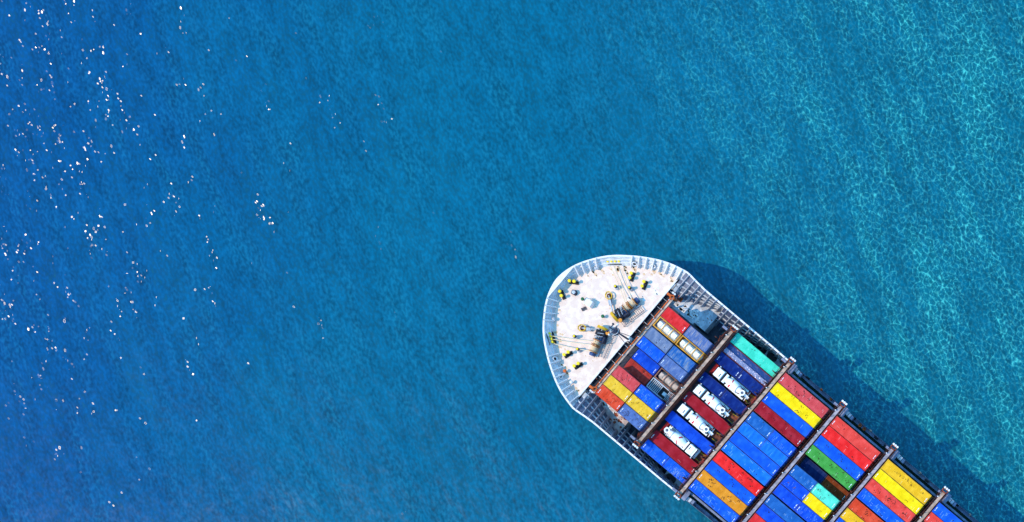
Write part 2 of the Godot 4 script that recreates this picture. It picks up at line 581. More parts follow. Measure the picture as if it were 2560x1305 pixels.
		ga.strip(go, gi, func(_p): return Vector3.UP)
		var gl := []
		for p in gi: gl.append(p - Vector3(0, 3.0, 0))
		ga.strip(gi, gl, func(p): return mid - p)
		add("side_rail_deck", ga, M.gun_grey, ship)
		var pass_in := []
		var pass_out := []
		for a in [330.0, 600.0, stern]:
			pass_out.append(L.call(Vector2(a, s * 209.0), 13.6))
			pass_in.append(L.call(Vector2(a, s * 180.0), 13.6))
		add("side_passage", Mb.new().strip(pass_out, pass_in, func(_p): return Vector3.UP), M.green_deck, ship)
		add("coaming", Mb.new().bar(loc(347, s * 194.5, 17.6), loc(stern, s * 194.5, 17.6), 0.45, 0.5), M.gun_grey, ship)
	var lower := []
	for p in [Vector2(-4, 150), Vector2(126, 172), Vector2(340, 205), Vector2(340, -205), Vector2(126, -172), Vector2(-4, -150)]: lower.append(L.call(p, 11.0))
	add("lower_deck", Mb.new().prism(lower, 10.6, 11.0), M.deck_dark, ship)
	var mainp := []
	for p in [Vector2(340, 200), Vector2(stern, 200), Vector2(stern, -200), Vector2(340, -200)]: mainp.append(L.call(p, 13.3))
	add("main_deck", Mb.new().prism(mainp, 12.9, 13.3), M.deck_dark, ship)
	# bulkhead under the break of the forecastle and the dark trench before the stack
	add("bulkhead", Mb.new().bar(loc(-6, 196, 13.4), loc(-6, -196, 13.4), 0.3, 4.2), M.grey_steel, ship)
	for i in 12:
		var b := 146.0 - 25.2 * i
		add("bracket", Mb.new().box(loc(0.5, b + 12.6, 15.35), Vector3(1.15, 0.3, 0.1)), M.grey_light, ship)
		add("trench_shade", Mb.new().soft(loc(1.0, b, 14.8), Vector3(1.5, 0.7, 2.06), 0.05), M.black_navy, ship)  # black plates laid in as the shade of the narrow gap
	build_walkways()
	build_fairleads()
	build_mast()

func rib(a: Vector3, b: Vector3, w: float) -> Mb:
	var m := Mb.new()
	m.bar(a + Vector3(0, 0.1, 0), b + Vector3(0, 0.25, 0), w * 0.8, 0.8)
	m.bar(a + Vector3(0, 0.53, 0), b + Vector3(0, 0.68, 0), w * 1.4, 0.06)
	return m

func build_walkways() -> void:
	# catwalk before the first stack
	var cw := Node3D.new()
	cw.name = "catwalk"
	ship.add_child(cw, true)
	add("walkway", Mb.new().bar(loc(11.5, 150, 18.6), loc(11.5, -160, 18.6), 0.62, 0.16), M.tan_light, cw)
	for k in [[7.0, 18.9]]:
		add("handrail", Mb.new().bar(loc(k[0], 152, k[1]), loc(k[0], -160, k[1]), 0.2, 0.13), M.orange, cw)
	for i in 11:
		var b := 146.0 - 30.0 * i
		add("post", Mb.new().box(loc(12, b, 15.2), Vector3(0.3, 6.6, 0.2)).box(loc(7.0, b, 18.3), Vector3(0.1, 1.2, 0.1)), M.rust_dark, cw)
		add("lamp", Mb.new().rod(loc(7.0, b - 6, 18.9), loc(7.0, b - 6, 19.2), 0.12, 0.12, 8), M.white, cw)
	for s in [-1.0, 1.0]:
		add("end_frame", Mb.new().ring(loc(9, s * 150, 19.7), Vector3.UP, 0.55, 0.14, 4).box(loc(9, s * 150, 17.5), Vector3(0.9, 4.4, 0.5)), M.orange, cw)
		for k in 2: add("lamp", Mb.new().rod(loc(3 + 6 * k, s * 160, 19.7), loc(3 + 6 * k, s * 160, 20.2), 0.22, 0.22, 10), M.white, cw)
	# lashing bridges between the bays
	var at := [178.0, 340.0, 508.0, 675.0, 843.0]
	var reach := [181.0, 213.0, 213.0, 213.0, 213.0]
	var tone := [M.tan_deck, M.tan_deck, M.walk_grey, M.walk_grey, M.tan_deck]
	for i in 5:
		var br := Node3D.new()
		br.name = "lashing_bridge"
		ship.add_child(br, true)
		var a: float = at[i]
		var e: float = reach[i]
		add("walkway", Mb.new().bar(loc(a, e, 21.3), loc(a, -e, 21.3), 0.72, 0.18), tone[i], br)
		for s in [-1.0, 1.0]:
			add("side_beam", Mb.new().bar(loc(a + s * 8.2, e, 21.2), loc(a + s * 8.2, -e, 21.2), 0.09, 0.26), M.rust_dark, br)
			add("kick_plate", Mb.new().bar(loc(a + s * 4.6, e, 21.42), loc(a + s * 4.6, -e, 21.42), 0.05, 0.14), M.rust_dark, br)
			var lat := Mb.new()
			for k in int(e / 7.5):
				var bb := e - 15.0 * k - 4.0
				lat.bar(loc(a + s * 4.6, bb, 21.1), loc(a + s * 8.2, bb - 7.0, 21.1), 0.08, 0.08)
				lat.bar(loc(a + s * 8.2, bb - 11.0, 21.1), loc(a + s * 4.6, bb - 11.0, 21.1), 0.06, 0.06)
			add("lattice", lat, M.rust_dark, br)
			add("handrail", Mb.new().bar(loc(a + s * 11.5, e - 10, 20.0), loc(a + s * 11.5, -e + 10, 20.0), 0.07, 0.07), M.rust, br)
			# head frame and lamps at the ends
			var hd := Mb.new()
			hd.bar(loc(a - 7, s * (e + 1), 21.9), loc(a - 7, s * (e + 11), 21.9), 0.2, 0.5)
			hd.bar(loc(a + 7, s * (e + 1), 21.9), loc(a + 7, s * (e + 11), 21.9), 0.2, 0.5)
			hd.bar(loc(a - 8, s * (e + 2), 21.9), loc(a + 8, s * (e + 2), 21.9), 0.22, 0.5)
			hd.bar(loc(a - 8, s * (e + 10), 21.9), loc(a + 8, s * (e + 10), 21.9), 0.22, 0.5)
			add("end_frame", hd, M.rust, br)
			add("side_post", Mb.new().box(loc(a, s * (e - 5), 17.0), Vector3(1.2, 8.4, 0.5)), M.gun_grey, br)
			for k in 3:
				add("lamp", Mb.new().rod(loc(a - 6 + 6 * k, s * (e + 13), 21.8), loc(a - 6 + 6 * k, s * (e + 13), 22.3), 0.2, 0.24, 10), M.white, br)
			if e > 200.0:
				add("platform", Mb.new().box(loc(a + 14, s * (e - 6), 18.6), Vector3(1.1, 0.14, 2.3)), M.gun_grey, br)
				for k in 3: add("locker", Mb.new().soft(loc(a + 24 + 8 * k, s * (e - 3 - k), 17.6), Vector3(0.6, 1.0, 0.9), 0.06), M.grey_light if k < 2 else M.gun_grey, br)
		for k in 13:
			var b := (e - 8) * (1.0 - k / 6.0)
			add("post", Mb.new().box(loc(a, b, 16.2), Vector3(0.5, 9.9, 0.22)), M.rust_dark, br)
			add("stanchion", Mb.new().box(loc(a - 5.6, b + 6, 21.9), Vector3(0.09, 0.9, 0.09)).box(loc(a + 5.6, b + 6, 21.9), Vector3(0.09, 0.9, 0.09)), M.rust, br)
			if k % 2 == 0: add("lamp", Mb.new().rod(loc(a - 5.4, b - 8, 21.6), loc(a - 5.4, b - 8, 21.95), 0.13, 0.13, 8), M.white, br)
		# crossed lashing rods that reach back to the boxes before the bridge
		for r in 12:
			var b := row_b(r + 1)
			if absf(b) > e - 6: continue
			var y0 := 18.9 if i == 1 else 21.4
			add("lashing_rod", Mb.new().rod(loc(a - 15, b - 12, y0), loc(a - 7, b + 9, 19.0), 0.05, 0.05, 5), M.rod if (r + i) % 3 else M.rod_green, br)
			add("lashing_rod", Mb.new().rod(loc(a - 15, b + 12, y0), loc(a - 7, b - 9, 19.0), 0.05, 0.05, 5), M.rust, br)

func build_fairleads() -> void:
	for s in [-1.0, 1.0]:
		var f := Node3D.new()
		f.name = "roller_fairlead"
		ship.add_child(f, true)
		# centre of the roller set and its direction along the bulwark
		var p0 := Vector2(-172, 112) if s > 0 else Vector2(-167, -114)
		var p1 := Vector2(-144, 136) if s > 0 else Vector2(-142, -130)
		var y := 16.2
		var d := loc(p1.x, p1.y, y) - loc(p0.x, p0.y, y)
		add("frame", Mb.new().bar(loc(p0.x, p0.y, y - 0.2), loc(p1.x, p1.y, y - 0.2), 1.2, 0.4), M.black, f)
		for k in 4:
			var c := loc(p0.x, p0.y, y) + d * (0.12 + 0.253 * k)
			add("roller", Mb.new().lathe(c, Vector3.UP, [[0.0, 0.24], [0.12, 0.2], [0.55, 0.18], [0.62, 0.26], [0.72, 0.26], [0.78, 0.1]], 14), M.yellow, f)
		add("top_bar", Mb.new().bar(loc(p0.x - 6, p0.y + s * 8, 17.3), loc(p1.x - 6, p1.y + s * 8, 17.3), 0.2, 0.2), M.mast, f)
	# round chocks set in the bulwark
	for q in [[1586.5, 660], [1633, 665], [1387.6, 897], [1401, 941]]:
		var c := ship.transform.affine_inverse() * px(q[0], q[1], 16.9)
		var inward := (Vector3(c.x + 12.0, 0, 0) - Vector3(c.x, 0, c.z)).normalized() + Vector3(0, 0.7, 0)
		var ch := add("mooring_chock", Mb.new().ring(c, inward.normalized(), 0.46, 0.16), M.white, ship)
		var hole := Mb.new()
		hole.rod(c - inward * 0.06, c + inward * 0.02, 0.36, 0.36, 14)
		add("opening", hole, M.black, ch)
	# oval openings in the side deck by the second bay
	for q in [[1930.0, 893.0, 1.0], [1677.5, 1196.0, -1.0]]:
		var c := ship.transform.affine_inverse() * px(q[0], q[1], 13.0)
		add("pipe_plate", Mb.new().soft(c + Vector3(0.6, -0.1, 0), Vector3(4.6, 0.5, 1.9), 0.1), M.grey_light, ship)
		var o := Mb.new()
		o.rod(c + Vector3(-0.5, 0.1, 0), c + Vector3(-0.5, 0.19, 0), 0.8, 0.8, 18)
		o.box(c + Vector3(0, 0.148, 0), Vector3(1.0, 0.09, 1.58))
		o.rod(c + Vector3(0.5, 0.1, 0), c + Vector3(0.5, 0.186, 0), 0.8, 0.8, 18)
		add("oval_opening", o, M.black, ship)
	# bits on the starboard rail
	for q in [[2150, 1063], [2160.5, 1072]]:
		var c := ship.transform.affine_inverse() * px(q[0], q[1], 16.9)
		var bo := add("rail_roller", Mb.new().rod(c - Vector3(0, 0.5, 0), c, 0.38, 0.38, 14), M.orange, ship)
		add("hub", Mb.new().rod(c, c + Vector3(0, 0.08, 0), 0.16, 0.14, 10), M.rust_dark, bo)
	for q in [[2053, 974], [2077, 998], [2176, 1077], [2299.5, 1182], [2424.5, 1287]]:
		var c := ship.transform.affine_inverse() * px(q[0], q[1], 16.9)
		add("rail_box", Mb.new().soft(c - Vector3(0, 0.1, 0), Vector3(0.5, 0.5, 0.5), 0.07), M.orange if q[0] < 2100 else M.tan_deck, ship)
	for q in [[2135, 1045], [2190, 1095], [2214, 1117], [2258, 1152], [2317, 1203], [2392, 1262], [2020, 945]]:
		var c := ship.transform.affine_inverse() * px(q[0], q[1], 16.65)
		add("deck_recess", Mb.new().box(c, Vector3(1.0, 0.1, 0.5)), M.black, ship)

func build_mast() -> void:
	var m := Node3D.new()
	m.name = "foremast"
	ship.add_child(m, true)
	var p := ship.transform.affine_inverse() * px(1573, 850, 15.8)
	add("pole", Mb.new().rod(p, p + Vector3(0, 11.2, 0), 0.22, 0.14, 14), M.mast, m)
	add("foot", Mb.new().rod(p, p + Vector3(0, 0.7, 0), 0.75, 0.5, 14), M.white, m)
	for k in 2:
		var h := 8.6 + 1.7 * k
		add("crossarm", Mb.new().bar(p + Vector3(0, h, -1.5 + 0.4 * k), p + Vector3(0, h, 1.5 - 0.4 * k), 0.18, 0.18), M.mast, m)
		for s in [-1.0, 1.0]:
			add("mast_light", Mb.new().lathe(p + Vector3(0, h, s * (1.4 - 0.4 * k)), Vector3.UP, [[0, 0.2], [0.35, 0.2], [0.45, 0.1]], 10), M.navy_steel if k else M.white, m)
	add("platform", Mb.new().rod(p + Vector3(0, 7.4, 0), p + Vector3(0, 7.5, 0), 0.9, 0.9, 12), M.navy_steel, m)
	add("platform_rail", Mb.new().ring(p + Vector3(0, 8.3, 0), Vector3.UP, 0.9, 0.05, 12), M.white, m)
	for s in [-1.0, 1.0]:
		add("stay", Mb.new().rod(p + Vector3(1.5, 0, s * 1.5), p + Vector3(0.1, 7.2, s * 0.1), 0.07, 0.07, 8), M.mast, m)

# ---------------------------------------------------------------- bow fittings
func rope_bollard(u: float, v: float, du: float, dv: float, label: String) -> void:
	var t := thing("mooring_bollard", label, "bollard", px(u, v, 15.8), -atan2(dv, du), "twin bollards on the bow deck")
	add("base_plate", Mb.new().soft(Vector3(0, 0.16, 0), Vector3(2.0, 0.34, 0.72), 0.05), M.black, t)
	for s in [-1.0, 1.0]:
		var post := add("post", Mb.new().lathe(Vector3(s * 0.52, 0.3, 0), Vector3.UP, [[0, 0.25], [0.95, 0.25]], 16), M.black, t)
		add("cap", Mb.new().lathe(Vector3(s * 0.52, 1.22, 0), Vector3.UP, [[0, 0.28], [0.04, 0.36], [0.22, 0.36], [0.28, 0.30], [0.30, 0.06]], 18), M.yellow, post)

func pedestal(u: float, v: float, label: String) -> void:
	var t := thing("pedestal_roller", label, "rope roller", px(u, v, 15.8), 0.0, "rope rollers on the bow deck")
	add("pedestal", Mb.new().lathe(Vector3.ZERO, Vector3.UP, [[0, 0.55], [0.1, 0.55], [0.16, 0.44], [0.75, 0.42]], 18), M.grey_light, t)
	var r := add("roller", Mb.new().lathe(Vector3(0, 0.76, 0), Vector3.UP, [[0, 0.3], [0.1, 0.26], [0.5, 0.24], [0.56, 0.34], [0.66, 0.32]], 18), M.black, t)
	add("cap", Mb.new().lathe(Vector3(0, 1.43, 0), Vector3.UP, [[0, 0.24], [0.06, 0.22], [0.1, 0.04]], 14), M.yellow, r)

func winch(u: float, v: float, du: float, dv: float, s: float, label: String) -> void:
	# local x runs outboard along the drum shaft, z aft; s mirrors z for the port set
	var t := thing("windlass", label, "windlass", px(u, v, 15.8), -atan2(dv, du), "windlasses on the bow deck")
	var bed := Mb.new()
	for z in [-0.9, 0.9]: bed.box(Vector3(2.0, 0.15, z * s), Vector3(6.6, 0.3, 0.3))
	for x in [-0.9, 1.6, 3.4, 5.0]: bed.box(Vector3(x, 0.151, 0), Vector3(0.3, 0.28, 2.0))
	add("bed_frame", bed, M.grey_light, t)
	add("gear_case", Mb.new().soft(Vector3(0.35, 0.75, 0.1 * s), Vector3(1.1, 1.5, 2.3), 0.2), M.black_navy, t)
	var motor := add("motor", Mb.new().rod(Vector3(0.95, 1.0, 0.55 * s), Vector3(2.3, 1.0, 0.55 * s), 0.42, 0.42, 16), M.blue_steel, t)
	var fins := Mb.new()
	for k in 6: fins.rod(Vector3(1.1 + 0.2 * k, 1.0, 0.55 * s), Vector3(1.17 + 0.2 * k, 1.0, 0.55 * s), 0.48, 0.48, 16)
	add("cooling_fins", fins, M.black, motor)
	add("oil_tank", Mb.new().soft(Vector3(1.5, 0.8, 1.25 * s), Vector3(1.4, 1.3, 0.5), 0.08), M.navy_steel, t)
	for q in 4: add("hydraulic_pipe", Mb.new().tube([Vector3(0.2 + 0.35 * q, 1.55, 0.9 * s), Vector3(0.5 + 0.4 * q, 1.7, -0.2 * s), Vector3(0.9 + 0.4 * q, 0.5, -1.3 * s)], 0.07, 6), M.black if q % 2 else M.pale_steel, t)
	add("second_motor", Mb.new().rod(Vector3(0.9, 0.8, -0.6 * s), Vector3(1.9, 0.8, -0.6 * s), 0.36, 0.36, 14), M.pale_steel, t)
	add("shaft", Mb.new().rod(Vector3(-1.2, 1.1, 0), Vector3(5.4, 1.1, 0), 0.14, 0.14, 12), M.pale_steel, t)
	# chain wheel under a yellow arched guard
	add("chain_wheel", Mb.new().lathe(Vector3(-1.15, 1.1, 0), Vector3.RIGHT, [[0, 0.95], [0.12, 0.95], [0.2, 0.7], [0.35, 0.7], [0.43, 0.95], [0.55, 0.95]], 22), M.rust_dark, t)
	var g := Mb.new()
	for k in 12:
		var f := PI * (0.05 + 0.9 * k / 12.0)
		var h := PI * (0.05 + 0.9 * (k + 1) / 12.0)
		g.bar(Vector3(-0.85, 0.75 + 1.3 * sin(f), 1.25 * cos(f)), Vector3(-0.85, 0.75 + 1.3 * sin(h), 1.25 * cos(h)), 0.62, 0.08, Vector3.RIGHT.cross(Vector3(0, 1.3 * (sin(h) - sin(f)), 1.25 * (cos(h) - cos(f)))).normalized())
	add("chain_guard", g, M.yellow_deep, t)
	add("brake_wheel", Mb.new().rod(Vector3(-0.3, 1.3, 1.5 * s), Vector3(-0.3, 1.42, 1.5 * s), 0.46, 0.42, 18).rod(Vector3(-0.3, 0.2, 1.5 * s), Vector3(-0.3, 1.3, 1.5 * s), 0.09, 0.09, 8), M.brass, t)
	for k in 2:
		var x: float = [2.55, 4.05][k]
		var w: float = [0.9, 1.15][k]
		var dr := add("rope_drum", Mb.new().rod(Vector3(x - w / 2, 1.1, 0), Vector3(x + w / 2, 1.1, 0), 0.45, 0.45, 18), M.rust, t)
		var coil := Mb.new()
		for q in int(w / 0.16): coil.lathe(Vector3(x - w / 2 + 0.04 + 0.16 * q, 1.1, 0), Vector3.RIGHT, [[0, 0.58], [0.04, 0.68], [0.11, 0.68], [0.15, 0.58]], 18)
		add("rope_coil", coil, M.rope, dr)
		for e in [-1.0, 1.0]: add("flange", Mb.new().rod(Vector3(x + e * (w / 2 + 0.02), 1.1, 0), Vector3(x + e * (w / 2 + 0.14), 1.1, 0), 0.98, 0.98, 20), M.orange_dull, dr)
	add("outer_motor", Mb.new().soft(Vector3(5.25, 0.9, 0), Vector3(0.7, 1.2, 0.9), 0.12), M.blue_steel, t)
	# grating stand behind
	var gr := Mb.new()
	for k in 8: gr.box(Vector3(1.7 + 0.46 * k, 0.62, 1.95 * s), Vector3(0.07, 0.06, 1.2))
	gr.box(Vector3(3.3, 0.6, 1.33 * s), Vector3(3.8, 0.1, 0.1)).box(Vector3(3.3, 0.6, 2.57 * s), Vector3(3.8, 0.1, 0.1))
	add("grating", gr, M.mast, t)
	add("tray", Mb.new().box(Vector3(3.3, 0.06, 1.95 * s), Vector3(3.9, 0.1, 1.35)), M.deck, t)
	var g2 := Mb.new()
	for k in 6: g2.box(Vector3(-0.5 + 0.36 * k, 0.7, 2.2 * s), Vector3(0.08, 0.07, 1.2))
	g2.box(Vector3(0.4, 0.69, 1.62 * s), Vector3(2.1, 0.08, 0.08)).box(Vector3(0.4, 0.69, 2.78 * s), Vector3(2.1, 0.08, 0.08))
	for k in 2: g2.box(Vector3(-0.5 + 1.8 * k, 0.33, 2.7 * s), Vector3(0.09, 0.66, 0.09))
	add("control_stand", g2, M.mast, t)

func chain_stopper(u: float, v: float, u2: float, v2: float, label: String) -> void:
	var t := thing("chain_stopper", label, "chain stopper", px(u, v, 15.8), -atan2(v2 - v, u2 - u), "chain stoppers on the bow deck")
	var r := Mb.new()
	for k in 8:
		var f := TAU * k / 8.0 + 0.39
		var g := TAU * (k + 1) / 8.0 + 0.39
		r.bar(Vector3(cos(f) * 0.85, 0.75, sin(f) * 0.72), Vector3(cos(g) * 0.85, 0.75, sin(g) * 0.72), 0.2, 0.18)
	for k in 4: r.box(Vector3(cos(PI / 4 + k * PI / 2) * 0.8, 0.37, sin(PI / 4 + k * PI / 2) * 0.7), Vector3(0.1, 0.72, 0.1))
	add("guard_rail", r, M.yellow_deep, t)
	add("pipe_mouth", Mb.new().lathe(Vector3.ZERO, Vector3.UP, [[0, 0.62], [0.3, 0.55], [0.36, 0.42]], 18), M.rust_dark, t)
	add("stopper_body", Mb.new().soft(Vector3(1.5, 0.4, 0), Vector3(1.1, 0.8, 0.9), 0.12), M.pale_steel, t)
	var end := (px(u2, v2, 16.4) - px(u, v, 16.4)).length()
	var ch := Mb.new()
	var x := 0.2
	var k := 0
	while x < end:
		if k % 2: ch.box(Vector3(x, 0.6, 0), Vector3(0.5, 0.14, 0.34))
		else: ch.box(Vector3(x, 0.6, 0), Vector3(0.5, 0.34, 0.14))
		x += 0.38
		k += 1
	add("chain", ch, M.grey_light, t)
	add("claw", Mb.new().bar(Vector3(0.95, 0.95, -0.4), Vector3(2.0, 0.7, -0.3), 0.16, 0.2), M.navy_steel, t)

func build_bow_gear() -> void:
	rope_bollard(1436, 707, 23, 3, "yellow capped twin bollard closest to the flat white plate at the tip of the bow")
	rope_bollard(1408, 738, 7, 19, "yellow capped twin bollard by the shaded left bulwark, beside the small dark steel box")
	rope_bollard(1582, 693, -8, 23, "yellow capped twin bollard below the first round chock, at the top of the deck")
	rope_bollard(1613, 714, -8, 20, "yellow capped twin bollard closest to the upper right end of the bow deck")
	rope_bollard(1422, 887, 21, -14, "yellow capped twin bollard under the ropes of the lower windlass")
	rope_bollard(1447, 915, 19, -12, "lowest twin bollard, yellow capped, nearest the lower corner of the deck")
	pedestal(1544, 720, "black and yellow rope roller on a grey pedestal between the mooring ropes")
	pedestal(1579, 723, "black and yellow rope roller on a grey pedestal right of the upper ropes")
	pedestal(1442, 844, "grey pedestal with a yellow roller above the lower mooring ropes")
	pedestal(1450, 876, "grey pedestal with a yellow roller below the lower mooring ropes")
	winch(1549, 789, 43, -32, 1.0, "upper windlass with yellow arched guard, rope drums and dark motor")
	winch(1508, 833, -21, 50, -1.0, "lower windlass with yellow arched guard and orange rope drums")
	chain_stopper(1525, 741, 1534, 782, "yellow railed chain stopper in front of the upper windlass")
	chain_stopper(1458, 822, 1500, 826, "yellow railed chain stopper in front of the lower windlass")
	var ropes := [[1525, 663, 1567, 768, "pale rope from the upper roller fairlead, leftmost of its three"], [1536, 663, 1570, 764, "pale rope from the upper roller fairlead, middle of three"], [1548, 663, 1582, 757, "pale rope from the upper roller fairlead to the outer drum"],
		[1381, 840, 1488, 853, "upper pale rope from the lower fairlead to the orange drum"], [1382, 848, 1490, 863, "middle pale rope from the lower fairlead to the orange drum"], [1384, 859, 1484, 879, "lowest pale rope from the lower fairlead to the outer drum"]]
	for r in ropes:
		var a := px(r[0], r[1], 16.6)
		var b := px(r[2], r[3], 17.7)
		var t := thing("mooring_rope", r[4], "rope", a, 0.0, "mooring ropes on the bow deck")
		var pts := []
		for k in 13:
			var f := k / 12.0
			pts.append((b - a) * f - Vector3(0, 0.5 * sin(PI * f), 0))
		var o := add("strand", Mb.new().tube(pts, 0.075, 7, false), M.rope, t)
		o.name = "strand"
	# lone fittings
	var hb := thing("hatch_house", "small white deck house with a sloping lid in the middle of the bow deck", "deck house", px(1477, 761, 15.8), -0.55)
	add("body", Mb.new().soft(Vector3(0, 0.65, 0), Vector3(1.5, 1.3, 1.35), 0.06), M.white, hb)
	add("lid", Mb.new().soft(Vector3(0, 1.36, 0), Vector3(1.6, 0.12, 1.45), 0.04), M.white, hb)
	add("hinge", Mb.new().box(Vector3(-0.82, 1.25, 0), Vector3(0.1, 0.16, 0.9)), M.grey_light, hb)
	add("ladder", Mb.new().bar(Vector3(-0.9, 0.1, -0.9), Vector3(-0.4, 1.3, -0.9), 0.08, 0.08).bar(Vector3(-1.2, 0.1, -0.75), Vector3(-0.7, 1.3, -0.75), 0.08, 0.08), M.grey_light, hb)
	var vents := [[1460, 750, M.green, "green mushroom vent beside the white deck house"], [1510.5, 793, M.green, "small dark green vent in front of the upper windlass"], [1416, 929, M.orange, "orange topped vent near the lower edge of the bow deck"], [1388, 800, M.grey_light, "grey vent against the middle of the left bulwark"], [1493, 673, M.grey_light, "grey vent by the ribs left of the upper fairlead"], [1432, 957, M.white, "white post vent near the lower corner of the bow deck"]]
	for q in vents:
		var t := thing("deck_vent", q[3], "vent", px(q[0], q[1], 15.8), 0.0, "vents on the bow deck")
		add("stem", Mb.new().rod(Vector3.ZERO, Vector3(0, 0.8, 0), 0.2, 0.2, 12), M.grey_light, t)
		add("cowl", Mb.new().lathe(Vector3(0, 0.65, 0), Vector3.UP, [[0, 0.34], [0.14, 0.4], [0.3, 0.3], [0.38, 0.08]], 16), q[2], t)
	var db := thing("steel_locker", "small dark five sided steel locker near the tip of the bow", "locker", px(1438, 733, 15.8), -0.4)
	add("body", Mb.new().prism([Vector3(-0.55, 0, -0.4), Vector3(0.1, 0, -0.6), Vector3(0.6, 0, -0.1), Vector3(0.3, 0, 0.55), Vector3(-0.5, 0, 0.45)], 0, 0.75), M.navy_steel, db)
	add("lid", Mb.new().prism([Vector3(-0.4, 0, -0.25), Vector3(0.1, 0, -0.4), Vector3(0.42, 0, -0.08), Vector3(0.2, 0, 0.4), Vector3(-0.35, 0, 0.3)], 0.75, 0.82), M.pale_steel, db)
	var rb := thing("anchor_marker_rack", "row of short rusty bars lying on the deck by the white deck house", "bar rack", px(1460, 772, 15.8), 0.5)
	for k in 4: add("bar", Mb.new().box(Vector3(-0.45 + 0.3 * k, 0.12, 0.08 * (k % 2)), Vector3(0.12, 0.2, 0.75)), M.rust_dark, rb)
	var board := thing("wooden_board", "pinkish board lying behind the rope drums of the upper windlass", "board", px(1589, 786, 15.8), 0.42)
	add("plank", Mb.new().box(Vector3(0, 0.05, -0.25), Vector3(2.0, 0.1, 0.42)), M.salmon_wood, board)
	add("plank", Mb.new().box(Vector3(0.1, 0.05, 0.2), Vector3(1.8, 0.1, 0.42)), M.salmon_wood, board)
	# lockers and reels where the forecastle drops to the waist
	var lk := [[1689, 721, 1.5, 1.2, M.tan_light, "tan steel cabinet at the right end of the bow deck's after edge"], [1709, 719, 1.4, 1.1, M.pale_steel, "pale grey cabinet beside the raked ribs at the right shoulder"], [1698, 730, 1.2, 0.8, M.pale_steel, "low grey chest between the two right shoulder cabinets"],
		[1465, 984, 1.7, 1.1, M.tan_light, "tan steel cabinet at the lower end of the bow deck's after edge"], [1474, 995, 1.2, 1.1, M.white, "white cabinet behind the tan one at the lower shoulder"], [1471, 1009, 1.2, 0.9, M.tan_light, "small tan chest nearest the orange red container's outer corner"]]
	for q in lk:
		var t := thing("deck_cabinet", q[5], "cabinet", px(q[0], q[1], 13.5), YAW, "cabinets at the break of the bow deck")
		add("body", Mb.new().soft(Vector3(0, 1.1, 0), Vector3(q[3], 2.2, q[2]), 0.05), q[4], t)
		add("door", Mb.new().box(Vector3(q[3] / 2 + 0.03, 1.05, 0), Vector3(0.05, 1.8, q[2] * 0.7)), q[4], t)
		add("top_trim", Mb.new().box(Vector3(0, 2.24, 0), Vector3(q[3] * 0.8, 0.07, q[2] * 0.8)), M.grey_light, t)
	for q in [[1701, 749, "orange hose reel on the right hand waist platform"], [1473, 1003, "small orange reel among the lower shoulder cabinets"]]:
		var t := thing("hose_reel", q[2], "hose reel", px(q[0], q[1], 13.5), YAW)
		add("drum", Mb.new().rod(Vector3(0, 0.7, -0.35), Vector3(0, 0.7, 0.35), 0.4, 0.4, 16), M.rust_dark, t)
		for s in [-1.0, 1.0]: add("flange", Mb.new().rod(Vector3(0, 0.7, s * 0.36), Vector3(0, 0.7, s * 0.44), 0.62, 0.62, 18), M.orange, t)
		add("stand", Mb.new().box(Vector3(0, 0.2, 0), Vector3(0.9, 0.4, 1.0)), M.orange, t)
	# flaked paint patches on the platforms and the deck: thin ragged coats
	rng.seed = 77
	var flakes := Mb.new()
	for k in 46:
		var c := Vector2(rng.randf_range(20, 85), 0)
		c.y = rng.randf_range(132, 138 + (c.x - 10) * 0.33)
		flake(flakes, loc(c.x + rng.randf_range(0, 20), c.y + 8, 13.506), rng.randf_range(0.1, 0.5))
	for k in 40:
		flake(flakes, loc(rng.randf_range(8, 100), -rng.randf_range(158, 166), 13.506), rng.randf_range(0.1, 0.4))
	for k in 34:
		flake(flakes, loc(rng.randf_range(-75, -14), rng.randf_range(60, 150), 15.806), rng.randf_range(0.08, 0.45))
	add("paint_patches", flakes, M.white, ship).set_meta("kind", "stuff")
	var stains := Mb.new()
	for k in 90:
		var o: Array = OUTLINE[rng.randi_range(4, OUTLINE.size() - 2)]
		var inward := rng.randf_range(30.0, 44.0)
		var sd := -1.0 if rng.randf() < 0.5 else 1.0
		var q := Vector2(o[0], o[1] * sd) + Vector2(rng.randf_range(-9, 9), 0)
		q = q - (q - Vector2(-30, 0)).normalized() * inward
		if q.x < -12: flake(stains, loc(q.x, q.y, 15.807), rng.randf_range(0.08, 0.4))
	for k in 40: flake(stains, loc(rng.randf_range(-170, -15), rng.randf_range(-110, 130), 15.807), rng.randf_range(0.04, 0.16))
	add("rust_stains", stains, M.stain, ship).set_meta("kind", "stuff")
	var rusty := Mb.new()
	for k in 14: flake(rusty, loc(rng.randf_range(85, 122), -rng.randf_range(150, 195), 13.507), rng.randf_range(0.15, 0.5))
	for k in 6: flake(rusty, loc(rng.randf_range(100, 122), rng.randf_range(150, 190), 13.507), rng.randf_range(0.1, 0.25))
	add("rust_patches", rusty, M.rust, ship).set_meta("kind", "stuff")

func flake(m: Mb, c: Vector3, r: float) -> void:
	var pts := []
	for k in 7: pts.append(c + Vector3(cos(TAU * k / 7) * r * rng.randf_range(0.6, 1.5), 0, sin(TAU * k / 7) * r * rng.randf_range(0.5, 1.0)))
	for k in 7: m.tri(c, pts[k], pts[(k + 1) % 7], Vector3.UP)

# ---------------------------------------------------------------- containers
func row_b(r: int) -> float:
	return 189.0 - 15.6 - 31.2 * (r - 1) - 2.4 * int((r - 1) / 4)

const BAY := {2: [15.0, 147.0], 3: [190.5, 142.0], 4: [347.0, 142.5], 5: [515.0, 142.5], 6: [682.5, 142.5], 7: [850.0, 142.5]}
var kit := {}

